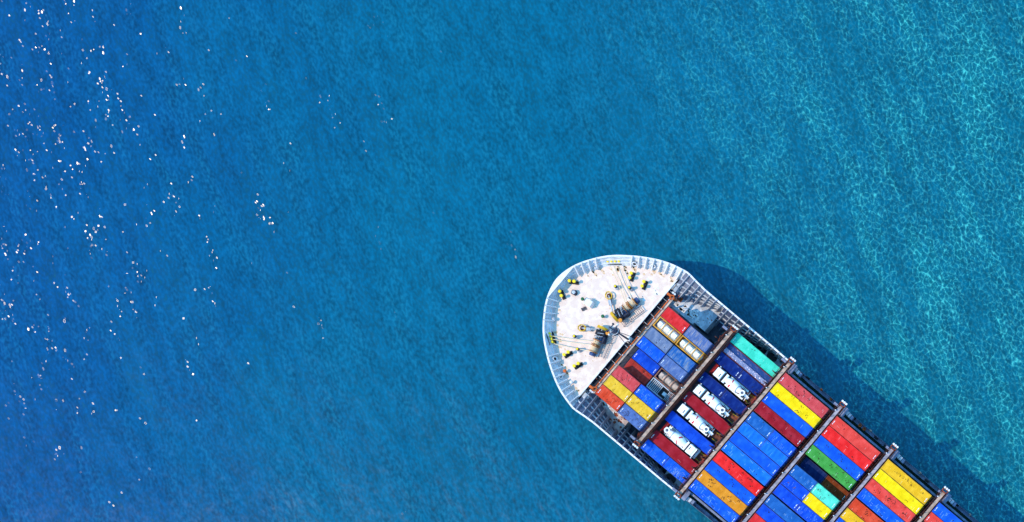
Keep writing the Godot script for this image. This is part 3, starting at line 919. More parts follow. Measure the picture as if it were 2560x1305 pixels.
func container_kit(ln: float) -> Dictionary:
	var w := 2.55
	var h := 2.6
	var k := {}
	# corrugated side and front walls
	var body := Mb.new()
	for s in [-1.0, 1.0]:
		var x := -ln / 2 + 0.16
		var i := 0
		var step := (ln - 0.32) / roundf((ln - 0.32) / 0.26)
		while x < ln / 2 - 0.17:
			var d0: float = s * (w / 2 - 0.02 - 0.05 * (i % 2))
			var d1: float = s * (w / 2 - 0.02 - 0.05 * ((i + 1) % 2))
			body.quad(Vector3(x, 0.12, d0), Vector3(x + step * 0.6, 0.12, d0), Vector3(x + step * 0.6, h - 0.1, d0), Vector3(x, h - 0.1, d0), Vector3(0, 0, s))
			body.quad(Vector3(x + step * 0.6, 0.12, d0), Vector3(x + step, 0.12, d1), Vector3(x + step, h - 0.1, d1), Vector3(x + step * 0.6, h - 0.1, d0), Vector3(0, 0, s))
			x += step
			i += 1
	body.box(Vector3(-ln / 2 + 0.1, h / 2, 0), Vector3(0.06, h - 0.24, w - 0.24))
	body.box(Vector3(0, 0.14, 0), Vector3(ln - 0.3, 0.06, w - 0.2))
	k.body = body.mesh()
	# roof with shallow cross corrugations
	var roof := Mb.new()
	var n := int(ln / 0.3)
	var z := w / 2 - 0.09
	for i in n:
		var x0 := -ln / 2 + 0.22 + (ln - 0.44) * i / n
		var x1 := -ln / 2 + 0.22 + (ln - 0.44) * (i + 1) / n
		var xm := lerpf(x0, x1, 0.45)
		var xe := lerpf(x0, x1, 0.72)
		var ya := h - 0.035
		var yb := h - 0.012
		for q in [[x0, xm, yb, yb], [xm, xe, yb, ya], [xe, x1, ya, yb]]:
			roof.quad(Vector3(q[0], q[2], -z), Vector3(q[1], q[3], -z), Vector3(q[1], q[3], z), Vector3(q[0], q[2], z), Vector3.UP)
	for i in roof.v.size(): roof.t[i] = Vector2(roof.v[i].x / ln + 0.5, roof.v[i].z / w * 0.96 + 0.5)
	k.roof = roof.mesh()
	var fr := Mb.new()
	for s in [-1.0, 1.0]:
		fr.box(Vector3(0, h - 0.06, s * (w / 2 - 0.05)), Vector3(ln - 0.34, 0.1, 0.1))
		fr.box(Vector3(0, 0.08, s * (w / 2 - 0.05)), Vector3(ln - 0.34, 0.15, 0.1))
		for e in [-1.0, 1.0]:
			fr.box(Vector3(e * (ln / 2 - 0.09), h / 2, s * (w / 2 - 0.09)), Vector3(0.16, h - 0.34, 0.16))
			if s > 0:
				fr.box(Vector3(e * (ln / 2 - 0.1), h - 0.06, 0), Vector3(0.2, 0.11, w - 0.36))
				fr.box(Vector3(e * (ln / 2 - 0.1), 0.08, 0), Vector3(0.2, 0.15, w - 0.36))
	for s in [-1.0, 1.0]:
		for e in [-1.0, 1.0]:
			for y in [0.06, h - 0.055]: fr.box(Vector3(e * (ln / 2 - 0.088), y, s * (w / 2 - 0.08)), Vector3(0.178, 0.118, 0.165))
	k.frame = fr.mesh()
	for s in [-1.0, 1.0]:
		var d := Mb.new().box(Vector3(ln / 2 - 0.07, h / 2, s * w * 0.232), Vector3(0.06, h - 0.28, w * 0.44))
		for y in 4: d.box(Vector3(ln / 2 - 0.035, 0.5 + 0.53 * y, s * w * 0.232), Vector3(0.03, 0.1, w * 0.36))
		k["door%d" % int(s)] = d.mesh()
	k.bars = Mb.new().rod(Vector3(ln / 2 + 0.02, 0.2, 0), Vector3(ln / 2 + 0.02, h - 0.16, 0), 0.035, 0.035, 6).box(Vector3(ln / 2 + 0.01, 0.9, 0.1), Vector3(0.04, 0.05, 0.24)).mesh()
	for e in [-1.0, 1.0]:
		var mk := Mb.new()
		for i in 7:
			if i == 4: continue
			mk.box(Vector3(e * (ln / 2 - 0.36), h + 0.002, -0.15 + 0.14 * i), Vector3(0.15 if i % 3 else 0.12, 0.012, 0.11))
		k["mark%d" % int(e)] = mk.mesh()
	return k

func place(bay: int, row: int, part: int, tier: int) -> Array:    # -> [position of the base, length]
	var y: float = 22.0 if tier == 2 else 19.4
	var a0: float = BAY[bay][0]
	var span: float = BAY[bay][1]
	if tier == 1 and bay != 3: a0 += 11.5 if bay == 2 else 7.0
	var ln := 12.19
	var mid := a0 + span / 2
	if part > 0:
		ln = 6.06
		mid = a0 + span * (0.25 if part == 1 else 0.75)
	return [ab(mid, row_b(row), y) - Vector3(0, 2.6, 0), ln]

func container(bay: int, row: int, part: int, tier: int, c: Color, wear: int, label: String, marks := true) -> Node3D:
	var p := place(bay, row, part, tier)
	var t := thing("shipping_container", label, "shipping container", p[0], YAW, "containers stacked on the ship")
	t.rotation.y += rng.randf_range(-0.002, 0.002)
	var k: Dictionary = kit[p[1]]
	var wm := wall_paint(c)
	add("body", k.body, wm, t)
	add("roof", k.roof, roof_paint(c, wear), t)
	add("frame", k.frame, wm, t)
	for s in [-1, 1]:
		var d := add("door", k["door%d" % s], wm, t)
		for q in [0.3, 0.9]:
			var b := add("locking_bar", k.bars, M.galv, d)
			b.position = Vector3(0, 0, s * q)
		if marks and rng.randf() < 0.7: add("roof_number", k["mark%d" % s], M.mark, t)
	return t

func frame_tank(row: int, part: int, tier: int, fc: Material, tc: Material, label: String, panels: int) -> void:
	var p := place(2, row, part, tier)
	var ln: float = p[1]
	var w := 2.55
	var h := 2.6
	var t := thing("tank_container", label, "tank container", p[0], YAW, "framed tanks in the first bay")
	for s in [-1.0, 1.0]:
		var e := Mb.new()
		for z in [-1.0, 1.0]: e.box(Vector3(s * (ln / 2 - 0.1), h / 2, z * (w / 2 - 0.1)), Vector3(0.2, h, 0.2))
		for y in [0.1, h - 0.1]: e.box(Vector3(s * (ln / 2 - 0.1), y, 0), Vector3(0.196, 0.196, w - 0.4))
		add("end_frame", e, fc, t)
		add("top_rail", Mb.new().box(Vector3(0, h - 0.09, s * (w / 2 - 0.09)), Vector3(ln - 0.4, 0.18, 0.18)), fc, t)
		add("bottom_rail", Mb.new().box(Vector3(0, 0.1, s * (w / 2 - 0.09)), Vector3(ln - 0.4, 0.18, 0.18)), fc, t)
	for k in panels - 1: add("cross_rail", Mb.new().box(Vector3(-ln / 2 + ln * (k + 1) / panels, h - 0.088, 0), Vector3(0.14, 0.15, w - 0.36)), fc, t)
	add("floor", Mb.new().box(Vector3(0, 0.22, 0), Vector3(ln - 0.4, 0.08, w - 0.36)), fc, t)
	var r := 1.06
	add("tank", Mb.new().lathe(Vector3(-ln / 2 + 0.3, 1.3, 0), Vector3.RIGHT, [[0, 0.2], [0.08, 0.7], [0.3, 1.0], [0.5, r], [ln - 1.1, r], [ln - 0.9, 1.0], [ln - 0.68, 0.7], [ln - 0.6, 0.2]], 26), tc, t)
	for k in panels:
		var x := -ln / 2 + ln * (k + 0.5) / panels
		var hatch := add("manhole_cover", Mb.new().soft(Vector3(x, 2.41, 0), Vector3(0.9, 0.2, 0.95), 0.05), tc, t)
		add("rim", Mb.new().bar(Vector3(x - 0.5, 2.4, 0.52), Vector3(x + 0.5, 2.4, 0.52), 0.06, 0.1).bar(Vector3(x - 0.5, 2.4, -0.52), Vector3(x + 0.5, 2.4, -0.52), 0.06, 0.1), M.galv, hatch)

func slat_crate(label: String) -> void:
	var p := place(2, 8, 2, 1)
	var ln: float = p[1]
	var t := thing("open_frame_container", label, "frame container", p[0], YAW)
	var w := 2.55
	for s in [-1.0, 1.0]:
		add("top_rail", Mb.new().box(Vector3(0, 2.5, s * (w / 2 - 0.1)), Vector3(ln, 0.2, 0.2)), M.pale_steel, t)
		add("side_panel", Mb.new().box(Vector3(0, 1.25, s * (w / 2 - 0.1)), Vector3(ln - 0.2, 2.28, 0.1)), M.grey_light, t)
		add("end_rail", Mb.new().box(Vector3(s * (ln / 2 - 0.1), 2.499, 0), Vector3(0.2, 0.19, w - 0.42)), M.pale_steel, t)
	add("inner_tray", Mb.new().box(Vector3(0, 1.7, 0), Vector3(ln - 0.3, 0.1, w - 0.34)), M.black, t)
	for k in 7: add("slat", Mb.new().box(Vector3(-ln / 2 + 0.55 + 0.38 * k, 2.48, 0.0), Vector3(0.14, 0.1, w - 0.44)), M.grey_light, t)
	add("pump_unit", Mb.new().soft(Vector3(1.0, 2.0, 0.1), Vector3(0.9, 0.6, 0.8), 0.1), M.white, t)
	for k in 4: add("slat", Mb.new().box(Vector3(1.75 + 0.3 * k, 2.48, 0.0), Vector3(0.12, 0.1, w - 0.44)), M.pale_steel, t)

func tarp_container(label: String) -> void:
	var p := place(3, 2, 0, 1)
	var ln: float = p[1]
	var w := 2.55
	var t := thing("open_top_container", label, "open top container", p[0], YAW)
	for s in [-1.0, 1.0]:
		add("side_wall", Mb.new().box(Vector3(0, 1.25, s * (w / 2 - 0.06)), Vector3(ln - 0.2, 2.3, 0.1)), M.maroon, t)
		add("top_rail", Mb.new().box(Vector3(0, 2.5, s * (w / 2 - 0.06)), Vector3(ln - 0.2, 0.2, 0.12)), M.maroon, t)
		add("end_wall", Mb.new().box(Vector3(s * (ln / 2 - 0.06), 1.3, 0), Vector3(0.12, 2.6, w)), M.maroon, t)
	# a sagging sheet, folded up loosely along the port side
	var nx := 96
	var nz := 22
	var sag := noise(55, 0.55, 3)
	var cr := noise(56, 0.9, 2)
	for half in 2:
		var m := Mb.new()
		for i in nx:
			for j in range(0 if half == 0 else 11, 12 if half == 0 else nz):
				var q := []
				for d in [[0, 0], [1, 0], [1, 1], [0, 1]]:
					var x: float = -ln / 2 + 0.15 + (ln - 0.3) * (i + d[0]) / nx
					var zz: float = -w / 2 + 0.14 + (w - 0.28) * (j + d[1]) / nz
					var y := 2.36 + 0.09 * sag.get_noise_2d(x, zz)
					if j + d[1] >= 11: y += 0.06 + 0.30 * absf(cr.get_noise_2d(x * 1.4 + zz * 0.9, zz * 1.2 - x * 0.4)) * minf(1.0, (j + d[1] - 10) / 3.0)
					q.append(Vector3(x, y, zz))
				m.quad(q[0], q[1], q[2], q[3], Vector3.UP)
		add("tarpaulin" if half == 0 else "crumpled_sheet", m, M.tarp if half == 0 else M.foil, t)

func flat_rack(row: int, c: Color, label: String) -> Vector3:
	var p := place(3, row, 0, 1)
	var ln: float = p[1]
	var w := 2.5
	var t := thing("flat_rack", label, "flat rack", p[0], YAW, "flat racks that carry the mixer trucks")
	var m := wall_paint(c)
	var fl := Mb.new()
	for s in [-1.0, 1.0]: fl.box(Vector3(0, 0.32, s * (w / 2 - 0.12)), Vector3(ln, 0.62, 0.24))
	for k in 9: fl.box(Vector3(-ln / 2 + 0.15 + (ln - 0.3) * k / 8.0, 0.3, 0), Vector3(0.2, 0.5, w - 0.5))
	add("base_frame", fl, m, t)
	for k in 11: add("plank", Mb.new().box(Vector3(0.05, 0.6, -0.94 + 0.188 * k), Vector3(ln - 0.4, 0.06, 0.172)), M.plank if k % 3 else M.plank_dark, t)
	# forward end wall lies folded inward on the deck, the after one stands
	var ew := Mb.new().box(Vector3(-ln / 2 + 1.15, 0.74, 0), Vector3(2.1, 0.18, w - 0.05))
	for k in 3: ew.box(Vector3(-ln / 2 + 0.5 + 0.62 * k, 0.86, 0), Vector3(0.1, 0.07, w - 0.2))
	add("folded_end_wall", ew, m, t)
	var ea := Mb.new()
	for s in [-1.0, 1.0]: ea.box(Vector3(ln / 2 - 0.12, 1.5, s * (w / 2 - 0.14)), Vector3(0.24, 1.8, 0.28))
	ea.box(Vector3(ln / 2 - 0.12, 1.2, 0), Vector3(0.12, 1.1, w - 0.54))
	ea.box(Vector3(ln / 2 - 0.12, 2.3, 0), Vector3(0.2, 0.18, w - 0.54))
	add("end_wall", ea, m, t)
	for s in [-1.0, 1.0]: add("lashing_strap", Mb.new().bar(Vector3(ln / 2 - 0.3, 0.65, s * 1.0), Vector3(ln / 2 - 2.0, 1.6, s * 0.8), 0.07, 0.05), M.yellow, t)
	return p[0] + Vector3(0, 0.63, 0)

func mixer(row: int, a_mid: float, back: bool, label: String) -> void:
	# local x points backwards from the cab; the cab is at -x
	var at := ab(a_mid, row_b(row), 20.0)
	at.y = 16.8 + 0.63
	var t := thing("mixer_truck", label, "mixer truck", at, YAW + (PI if back else 0.0), "concrete mixer trucks on flat racks")
	var f := Mb.new()
	for s in [-1.0, 1.0]: f.box(Vector3(0.2, 0.95, s * 0.45), Vector3(7.8, 0.28, 0.12))
	for k in 5: f.box(Vector3(-3.2 + 1.7 * k, 0.95, 0), Vector3(0.14, 0.2, 0.78))
	add("chassis", f, M.black, t)
	for ax in [-3.1, -1.4, 1.6, 2.9]:
		for s in [-1.0, 1.0]:
			var wh := add("wheel", Mb.new().lathe(Vector3(ax, 0.52, s * 0.86), Vector3(0, 0, s), [[0, 0.46], [0.06, 0.52], [0.28, 0.52], [0.34, 0.46]], 18), M.black, t)
			add("rim", Mb.new().rod(Vector3(ax, 0.52, s * 1.2), Vector3(ax, 0.52, s * 1.22), 0.28, 0.24, 14), M.pale_steel, wh)
	# cab
	var cab := Mb.new()
	cab.soft(Vector3(-3.25, 1.35, 0), Vector3(1.85, 1.2, 2.3), 0.06)
	var prof := [Vector3(-4.17, 1.9, 0), Vector3(-4.02, 2.62, 0), Vector3(-3.8, 2.86, 0), Vector3(-3.1, 2.96, 0), Vector3(-2.45, 2.9, 0), Vector3(-2.33, 2.6, 0), Vector3(-2.33, 1.9, 0)]
	var hw := [1.15, 1.06, 0.98, 0.98, 0.98, 1.08, 1.15]
	for i in prof.size() - 1:
		var z0: float = hw[i]
		var z1: float = hw[i + 1]
		var a: Vector3 = prof[i]
		var b: Vector3 = prof[i + 1]
		cab.quad(a + Vector3(0, 0, -z0), b + Vector3(0, 0, -z1), b + Vector3(0, 0, z1), a + Vector3(0, 0, z0), (a + b) / 2 - Vector3(-3.2, 2.0, 0))
		for s in [-1.0, 1.0]:
			cab.quad(a + Vector3(0, 0, s * z0), b + Vector3(0, 0, s * z1), Vector3(b.x, 1.9, s * 1.15), Vector3(a.x, 1.9, s * 1.15), Vector3(0, 0.3, s))
	var cb := add("cab", cab, M.truck_white, t)
	add("windscreen", Mb.new().quad2(Vector3(-4.19, 1.98, -1.02), Vector3(-4.045, 2.6, -0.95), Vector3(-4.045, 2.6, 0.95), Vector3(-4.19, 1.98, 1.02), 0.02), M.glass_dark, cb)
	for s in [-1.0, 1.0]:
		add("side_window", Mb.new().box(Vector3(-3.4, 2.28, s * 1.125), Vector3(0.85, 0.52, 0.03)), M.glass_dark, cb)
		add("mirror", Mb.new().box(Vector3(-4.1, 2.1, s * 1.36), Vector3(0.12, 0.5, 0.22)).bar(Vector3(-4.05, 2.2, s * 1.12), Vector3(-4.1, 2.25, s * 1.3), 0.05, 0.05), M.black if s > 0 else M.truck_white, cb)
		add("headlight", Mb.new().box(Vector3(-4.19, 1.05, s * 0.8), Vector3(0.05, 0.2, 0.34)), M.pale_steel, cb)
	add("bumper", Mb.new().soft(Vector3(-4.26, 0.8, 0), Vector3(0.22, 0.4, 2.36), 0.06), M.truck_white, cb)
	add("sun_visor", Mb.new().box(Vector3(-4.13, 2.72, 0), Vector3(0.26, 0.05, 2.0)), M.truck_white, cb)
	add("roof_hatch", Mb.new().soft(Vector3(-2.85, 2.97, 0.2), Vector3(0.16, 0.08, 0.8), 0.02), M.black, cb)
	# black slot with the exhaust, then the water tank and drum stand
	add("exhaust_stack", Mb.new().box(Vector3(-2.16, 1.9, 0), Vector3(0.16, 1.7, 2.2)), M.black, t)
	add("water_tank", Mb.new().rod(Vector3(-1.75, 2.1, -1.05), Vector3(-1.75, 2.1, 1.05), 0.36, 0.36, 18), M.truck_white, t)
	for s in [-1.0, 1.0]:
		add("mudguard", Mb.new().soft(Vector3(2.25, 1.3, s * 1.02), Vector3(2.9, 0.16, 0.46), 0.05), M.truck_white, t)
		add("side_walkway", Mb.new().box(Vector3(0.0, 1.36, s * 1.06), Vector3(2.6, 0.1, 0.34)), M.truck_white, t)
	# drum: an egg that tilts up to the rear
	var d0 := Vector3(-1.35, 1.78, 0)
	var d1 := Vector3(3.05, 2.62, 0)
	var ax := (d1 - d0).normalized()
	var ln := (d1 - d0).length()
	var dp := [[0.0, 0.3], [0.05, 0.62], [0.4, 0.78], [1.0, 1.0], [1.6, 1.13], [2.2, 1.13], [3.0, 0.92], [3.7, 0.68], [4.2, 0.58], [ln, 0.5]]
	var drum := add("drum", Mb.new().lathe(d0, ax, dp, 30), M.truck_white, t)
	# red painted flights on the drum
	for q in [[1.45, 0.25], [1.45, 1.65]]:
		var mk := Mb.new()
		for k in 7:
			var fa: float = q[1] + 0.11 * k + (PI / 2 - 1.35)
			var ga: float = fa + 0.115
			var u := Vector3(0, 0, 1)
			var w := u.cross(ax).normalized() * -1.0
			if w.y < 0: w = -w
			var r0 := 1.118
			var sx: float = q[0] + 0.06 * k if q[1] < 1.0 else q[0] + 0.42 - 0.06 * k
			var p0 := d0 + ax * sx + (u * cos(fa) + w * sin(fa)) * r0
			var p1 := d0 + ax * (sx + 0.06) + (u * cos(ga) + w * sin(ga)) * r0
			mk.bar(p0, p1, 0.34, 0.05, (u * cos(fa) + w * sin(fa)))
		add("red_stripe", mk, M.red_bright, drum)
	add("drum_mouth", Mb.new().rod(d1 - ax * 0.02, d1 + ax * 0.06, 0.42, 0.42, 18), M.black, drum)
	add("roller_ring", Mb.new().ring(d0 + ax * 3.45, ax, 0.9, 0.07, 24), M.pale_steel, drum)
	# rear stand, hopper and chute
	var stand := Mb.new()
	for s in [-1.0, 1.0]: stand.bar(Vector3(2.7, 1.0, s * 0.7), Vector3(3.35, 2.5, s * 0.62), 0.12, 0.14).bar(Vector3(3.9, 1.0, s * 0.6), Vector3(3.45, 2.6, s * 0.6), 0.1, 0.1)
	add("rear_stand", stand, M.truck_white, t)
	var hop := Mb.new()
	hop.lathe(Vector3(3.35, 2.55, 0), Vector3.UP, [[0, 0.3], [0.55, 0.62], [0.6, 0.62], [0.6, 0.5]], 18)
	var hp := add("hopper", hop, M.truck_white, t)
	add("opening", Mb.new().rod(Vector3(3.35, 3.14, 0), Vector3(3.35, 3.158, 0), 0.34, 0.3, 18), M.mast, hp)
	add("chute", Mb.new().bar(Vector3(3.6, 1.9, 0), Vector3(4.55, 1.3, 0.15), 0.6, 0.14).bar(Vector3(3.6, 1.98, 0.3), Vector3(4.55, 1.42, 0.42), 0.05, 0.2).bar(Vector3(3.6, 1.98, -0.3), Vector3(4.55, 1.42, -0.14), 0.05, 0.2), M.truck_white, t)
	add("ladder", Mb.new().bar(Vector3(3.0, 1.2, 1.0), Vector3(3.0, 2.9, 0.8), 0.08, 0.08).bar(Vector3(3.4, 1.2, 1.0), Vector3(3.4, 2.9, 0.8), 0.08, 0.08).box(Vector3(3.2, 2.85, 0.85), Vector3(0.6, 0.06, 0.45)), M.truck_white, t)
	for s in [-1.0, 1.0]:
		add("red_panel", Mb.new().box(Vector3(2.55, 2.86, s * 0.42), Vector3(0.7, 0.06, 0.24)), M.red_bright, t)
		add("hydraulic_pipe", Mb.new().tube([Vector3(2.4, 1.6, s * 1.0), Vector3(2.9, 2.2, s * 1.02), Vector3(3.5, 2.3, s * 0.8), Vector3(3.8, 1.9, s * 0.5)], 0.06, 7), M.black, t)
		add("tail_light", Mb.new().box(Vector3(4.12, 1.05, s * 0.9), Vector3(0.06, 0.14, 0.36)), M.red_bright, t)
	add("tail_bar", Mb.new().box(Vector3(4.04, 1.04, 0), Vector3(0.14, 0.22, 2.3)), M.truck_white, t)

func hatch_panels() -> void:
	var low := {"2_7": true, "2_8": true, "5_5": true}
	for bay in BAY:
		for r in range(1, 13):
			if bay == 2 and (r < 3 or r == 12): continue
			if bay == 7 and r > 4: continue
			if bay == 6 and r > 9: continue
			var y: float = 16.75 if bay == 3 or low.has("%d_%d" % [bay, r]) else 19.35
			var a: float = BAY[bay][0] + BAY[bay][1] / 2 + 1.0
			var p := loc(a, row_b(r), y)
			add("hatch_cover", Mb.new().soft(p - Vector3(0, 1.5, 0), Vector3(12.5, 3.0, 2.56), 0.05), M.hatch, ship)
	for bay in BAY:
		var p := loc(BAY[bay][0] + BAY[bay][1] / 2 + 1.0, row_b(7) + 16 if bay == 2 else 0.0, 12.0)
		add("hatch_coaming", Mb.new().box(p + Vector3(0, 0.5, 0), Vector3(12.3, 4.0, (23.5 if bay == 2 else 31.5))), M.deck_dark, ship)

func build_cargo() -> void:
	kit[12.19] = container_kit(12.19)
	kit[6.06] = container_kit(6.06)
	rng.seed = 5
	var C := {"red": Color8(218, 40, 42), "light_red": Color8(228, 66, 56), "bright_red": Color8(236, 34, 34), "salmon": Color8(206, 70, 72), "maroon": Color8(152, 20, 34), "rust_red": Color8(168, 48, 38), "orange_red": Color8(216, 66, 36),
		"yellow": Color8(248, 208, 10), "amber": Color8(236, 176, 28), "pale_yellow": Color8(232, 180, 46), "orange": Color8(222, 136, 30), "teal": Color8(60, 206, 172), "mint": Color8(84, 214, 180), "green": Color8(62, 148, 58), "brown": Color8(122, 50, 16),
		"blue": Color8(10, 82, 200), "sky": Color8(14, 104, 212), "mid": Color8(24, 90, 164), "cobalt": Color8(8, 68, 190), "royal": Color8(5, 36, 112), "navy": Color8(12, 34, 88), "slate": Color8(78, 104, 158), "grey_blue": Color8(98, 116, 150)}
	var list := [
		[2, 3, 1, 2, "red", 1, "bright red short container beside the right waist platform, next to the bow walkway"],
		[2, 3, 2, 2, "slate", 6, "blue short container with rusty cross stripes on its roof, behind the bright red one"],
		[2, 5, 1, 2, "grey_blue", 7, "faded grey blue short container with dark scribble on its roof, below the yellow frame"],
		[2, 5, 2, 2, "mid", 6, "weathered blue short container with tan rubbed stripes, below the second yellow framed tank"],
		[2, 6, 1, 2, "blue", 4, "blue short container with white scratches, next to the faded grey blue one"],
		[2, 6, 2, 2, "slate", 7, "dusty slate blue short container behind the scratched blue one"],
		[2, 7, 1, 1, "cobalt", 0, "vivid plain blue short container sunk lower than its neighbours in the first bay"],
		[2, 8, 1, 1, "rust_red", 2, "rust red short container with dark stains, sunk low beside the vivid blue one"],
		[2, 9, 1, 2, "salmon", 2, "salmon red short container with two dark spots, between yellow and rust red ones"],
		[2, 9, 2, 2, "blue", 5, "blue short container with pale cross scratches, behind the salmon red one"],
		[2, 10, 1, 2, "pale_yellow", 1, "yellow short container by the bow walkway, beside the orange red one"],
		[2, 10, 2, 2, "pale_yellow", 3, "yellow short container nearest the first lashing bridge"],
		[2, 11, 1, 2, "orange_red", 3, "orange red short container at the lower forward corner of the first stack"],
		[2, 11, 2, 2, "slate", 9, "slate blue short container blotched with dark spots, behind the orange red one"],
		[3, 1, 0, 1, "teal", 1, "turquoise long container by the upper right rail behind the first lashing bridge"],
		[3, 3, 1, 1, "royal", 1, "dark blue short container beside the tarpaulin covered one, nearer the first bridge"],
		[3, 3, 2, 1, "royal", 8, "dark blue short container with one large black spot, beside the uppermost mixer truck"],
		[3, 5, 1, 1, "royal", 0, "deep blue short container between the two uppermost mixer trucks, nearer the bow"],
		[3, 5, 2, 1, "royal", 1, "deep blue short container between the two uppermost mixer trucks, nearer the stern"],
		[3, 7, 0, 1, "maroon", 0, "crimson long container between the second and third mixer trucks"],
		[3, 9, 0, 1, "cobalt", 0, "plain blue long container between the third mixer truck and the reversed one"],
		[3, 11, 0, 1, "maroon", 0, "dark crimson long container below the reversed mixer truck"],
		[3, 12, 1, 1, "blue", 4, "blue short container at the lower rail with a few pale marks, nearer the first bridge"],
		[3, 12, 2, 1, "blue", 10, "blue short container with flaking white and rusty roof paint at the lower rail"],
		[4, 1, 0, 2, "salmon", 2, "salmon long container with dark stains at the right rail, behind the second bridge"],
		[4, 2, 0, 2, "yellow", 3, "bright yellow long container with brown rust spots between salmon and blue ones"],
		[4, 3, 0, 2, "blue", 0, "clean blue long container between the yellow and the maroon ones"],
		[4, 4, 0, 2, "maroon", 8, "maroon long container with faint darker blotches beside six blue ones"],
		[4, 5, 1, 2, "mid", 1, "dull mid blue short container beside the front half of the maroon one"],
		[4, 5, 2, 2, "blue", 4, "blue short container beside the rear half of the maroon one"],
		[4, 6, 1, 2, "sky", 1, "sky blue short container, second from the maroon one, by the second bridge"],
		[4, 6, 2, 2, "sky", 1, "sky blue short container, second from the maroon one, by the third bridge"],
		[4, 7, 0, 2, "blue", 0, "plain blue long container in the middle of the blue block behind the second bridge"],
		[4, 8, 0, 2, "sky", 4, "light blue long container with pale scratches, beside the red one behind the mixers"],
		[4, 9, 0, 2, "bright_red", 2, "bright red long container with dark spots, between two blue ones behind the reversed mixer"],
		[4, 10, 0, 2, "blue", 8, "blue long container with dark blots between the red and the orange ones"],
		[4, 11, 0, 2, "orange", 3, "orange long container with rust and yellow chalk marks"],
		[4, 12, 0, 2, "blue", 5, "blue long container outside the orange one at the lower rail"],
		[5, 1, 0, 2, "light_red", 1, "light red long container at the right rail behind the third bridge"],
		[5, 2, 0, 2, "bright_red", 1, "strong red long container between the lighter red and a blue one"],
		[5, 3, 0, 2, "blue", 8, "blue long container between the strong red and the green ones"],
		[5, 4, 0, 2, "green", 2, "green long container with brown stains, the only green one"],
		[5, 5, 1, 1, "navy", 0, "navy short container sunk in a gap beside the green one, next to the third bridge"],
		[5, 5, 2, 1, "brown", 1, "brown short container sunk in a gap beside the green one"],
		[5, 6, 1, 2, "mid", 4, "mid blue short container between the navy one and the one with the rusty smear"],
		[5, 6, 2, 2, "mint", 2, "mint green short container with dark specks beside the brown one"],
		[5, 7, 1, 2, "cobalt", 11, "blue short container with a reddish rust smear on its roof"],
		[5, 7, 2, 2, "yellow", 1, "yellow short container beside the mint green one"],
		[5, 8, 1, 2, "cobalt", 0, "clean blue short container beside the one with the rusty smear"],
		[5, 8, 2, 2, "cobalt", 5, "blue short container with white cross scratches beside the yellow short one"],
		[5, 9, 0, 2, "mid", 4, "dull blue long container behind the third bridge, cut off by the lower picture edge"],
		[5, 10, 0, 2, "cobalt", 1, "blue long container beside the lowest red one, cut off by the picture edge"],
		[5, 11, 0, 2, "red", 1, "red long container of which only a corner shows at the lower picture edge"],
		[6, 1, 0, 2, "amber", 3, "amber yellow long container at the right rail behind the fourth bridge"],
		[6, 2, 0, 2, "yellow", 1, "lemon yellow long container beside the amber one"],
		[6, 3, 0, 2, "light_red", 9, "red long container with pale scratches and dark specks, beside the lemon yellow one"],
		[6, 4, 0, 2, "blue", 5, "blue long container with two white scratches behind the fourth bridge"],
		[6, 5, 0, 2, "orange_red", 2, "orange red long container cut off by the lower picture edge behind the fourth bridge"],
		[6, 6, 0, 2, "amber", 3, "orange yellow container corner at the lower edge, beside the orange red one"],
		[6, 7, 0, 2, "blue", 1, "blue container of which a small corner shows beside the orange yellow one"],
		[7, 1, 0, 2, "blue", 4, "blue container at the right rail behind the last bridge"],
		[7, 2, 0, 2, "light_red", 1, "salmon red container corner behind the last bridge at the lower edge"],
	]
	for q in list: container(q[0], q[1], q[2], q[3], C[q[4]], q[5], q[6], q[5] != 6)
	frame_tank(4, 1, 2, M.yellow_frame, M.cream, "yellow framed tank with white top beside the bright red container", 3)
	frame_tank(4, 2, 2, M.yellow_frame, M.cream, "yellow framed tank with white top next to the first lashing bridge", 3)
	frame_tank(7, 2, 1, M.brown_frame, M.tan_light, "brown framed tank with pale hatches, sunk low behind the vivid blue container", 3)
	slat_crate("grey open frame with dark slats, sunk low behind the rust red container")
	tarp_container("maroon open top container under a dark blue tarpaulin with crumpled silver sheet")
	flat_rack(4, C.red, "red flat rack under the mixer truck nearest the tarpaulin covered container")
	flat_rack(6, C.navy, "navy flat rack between the deep blue and the crimson containers")
	flat_rack(8, C.navy, "navy flat rack between the crimson and the plain blue containers")
	flat_rack(10, C.red, "red flat rack under the mixer truck that faces the stern")
	mixer(4, 260, false, "white mixer truck on a red rack, uppermost of the four, cab towards the bow")
	mixer(6, 250, false, "white mixer truck on a navy rack beside the two deep blue short containers")
	mixer(8, 250, false, "white mixer truck on a navy rack between crimson and plain blue containers")
	mixer(10, 254, true, "white mixer truck with its dark windscreen towards the stern, lowest of the four")

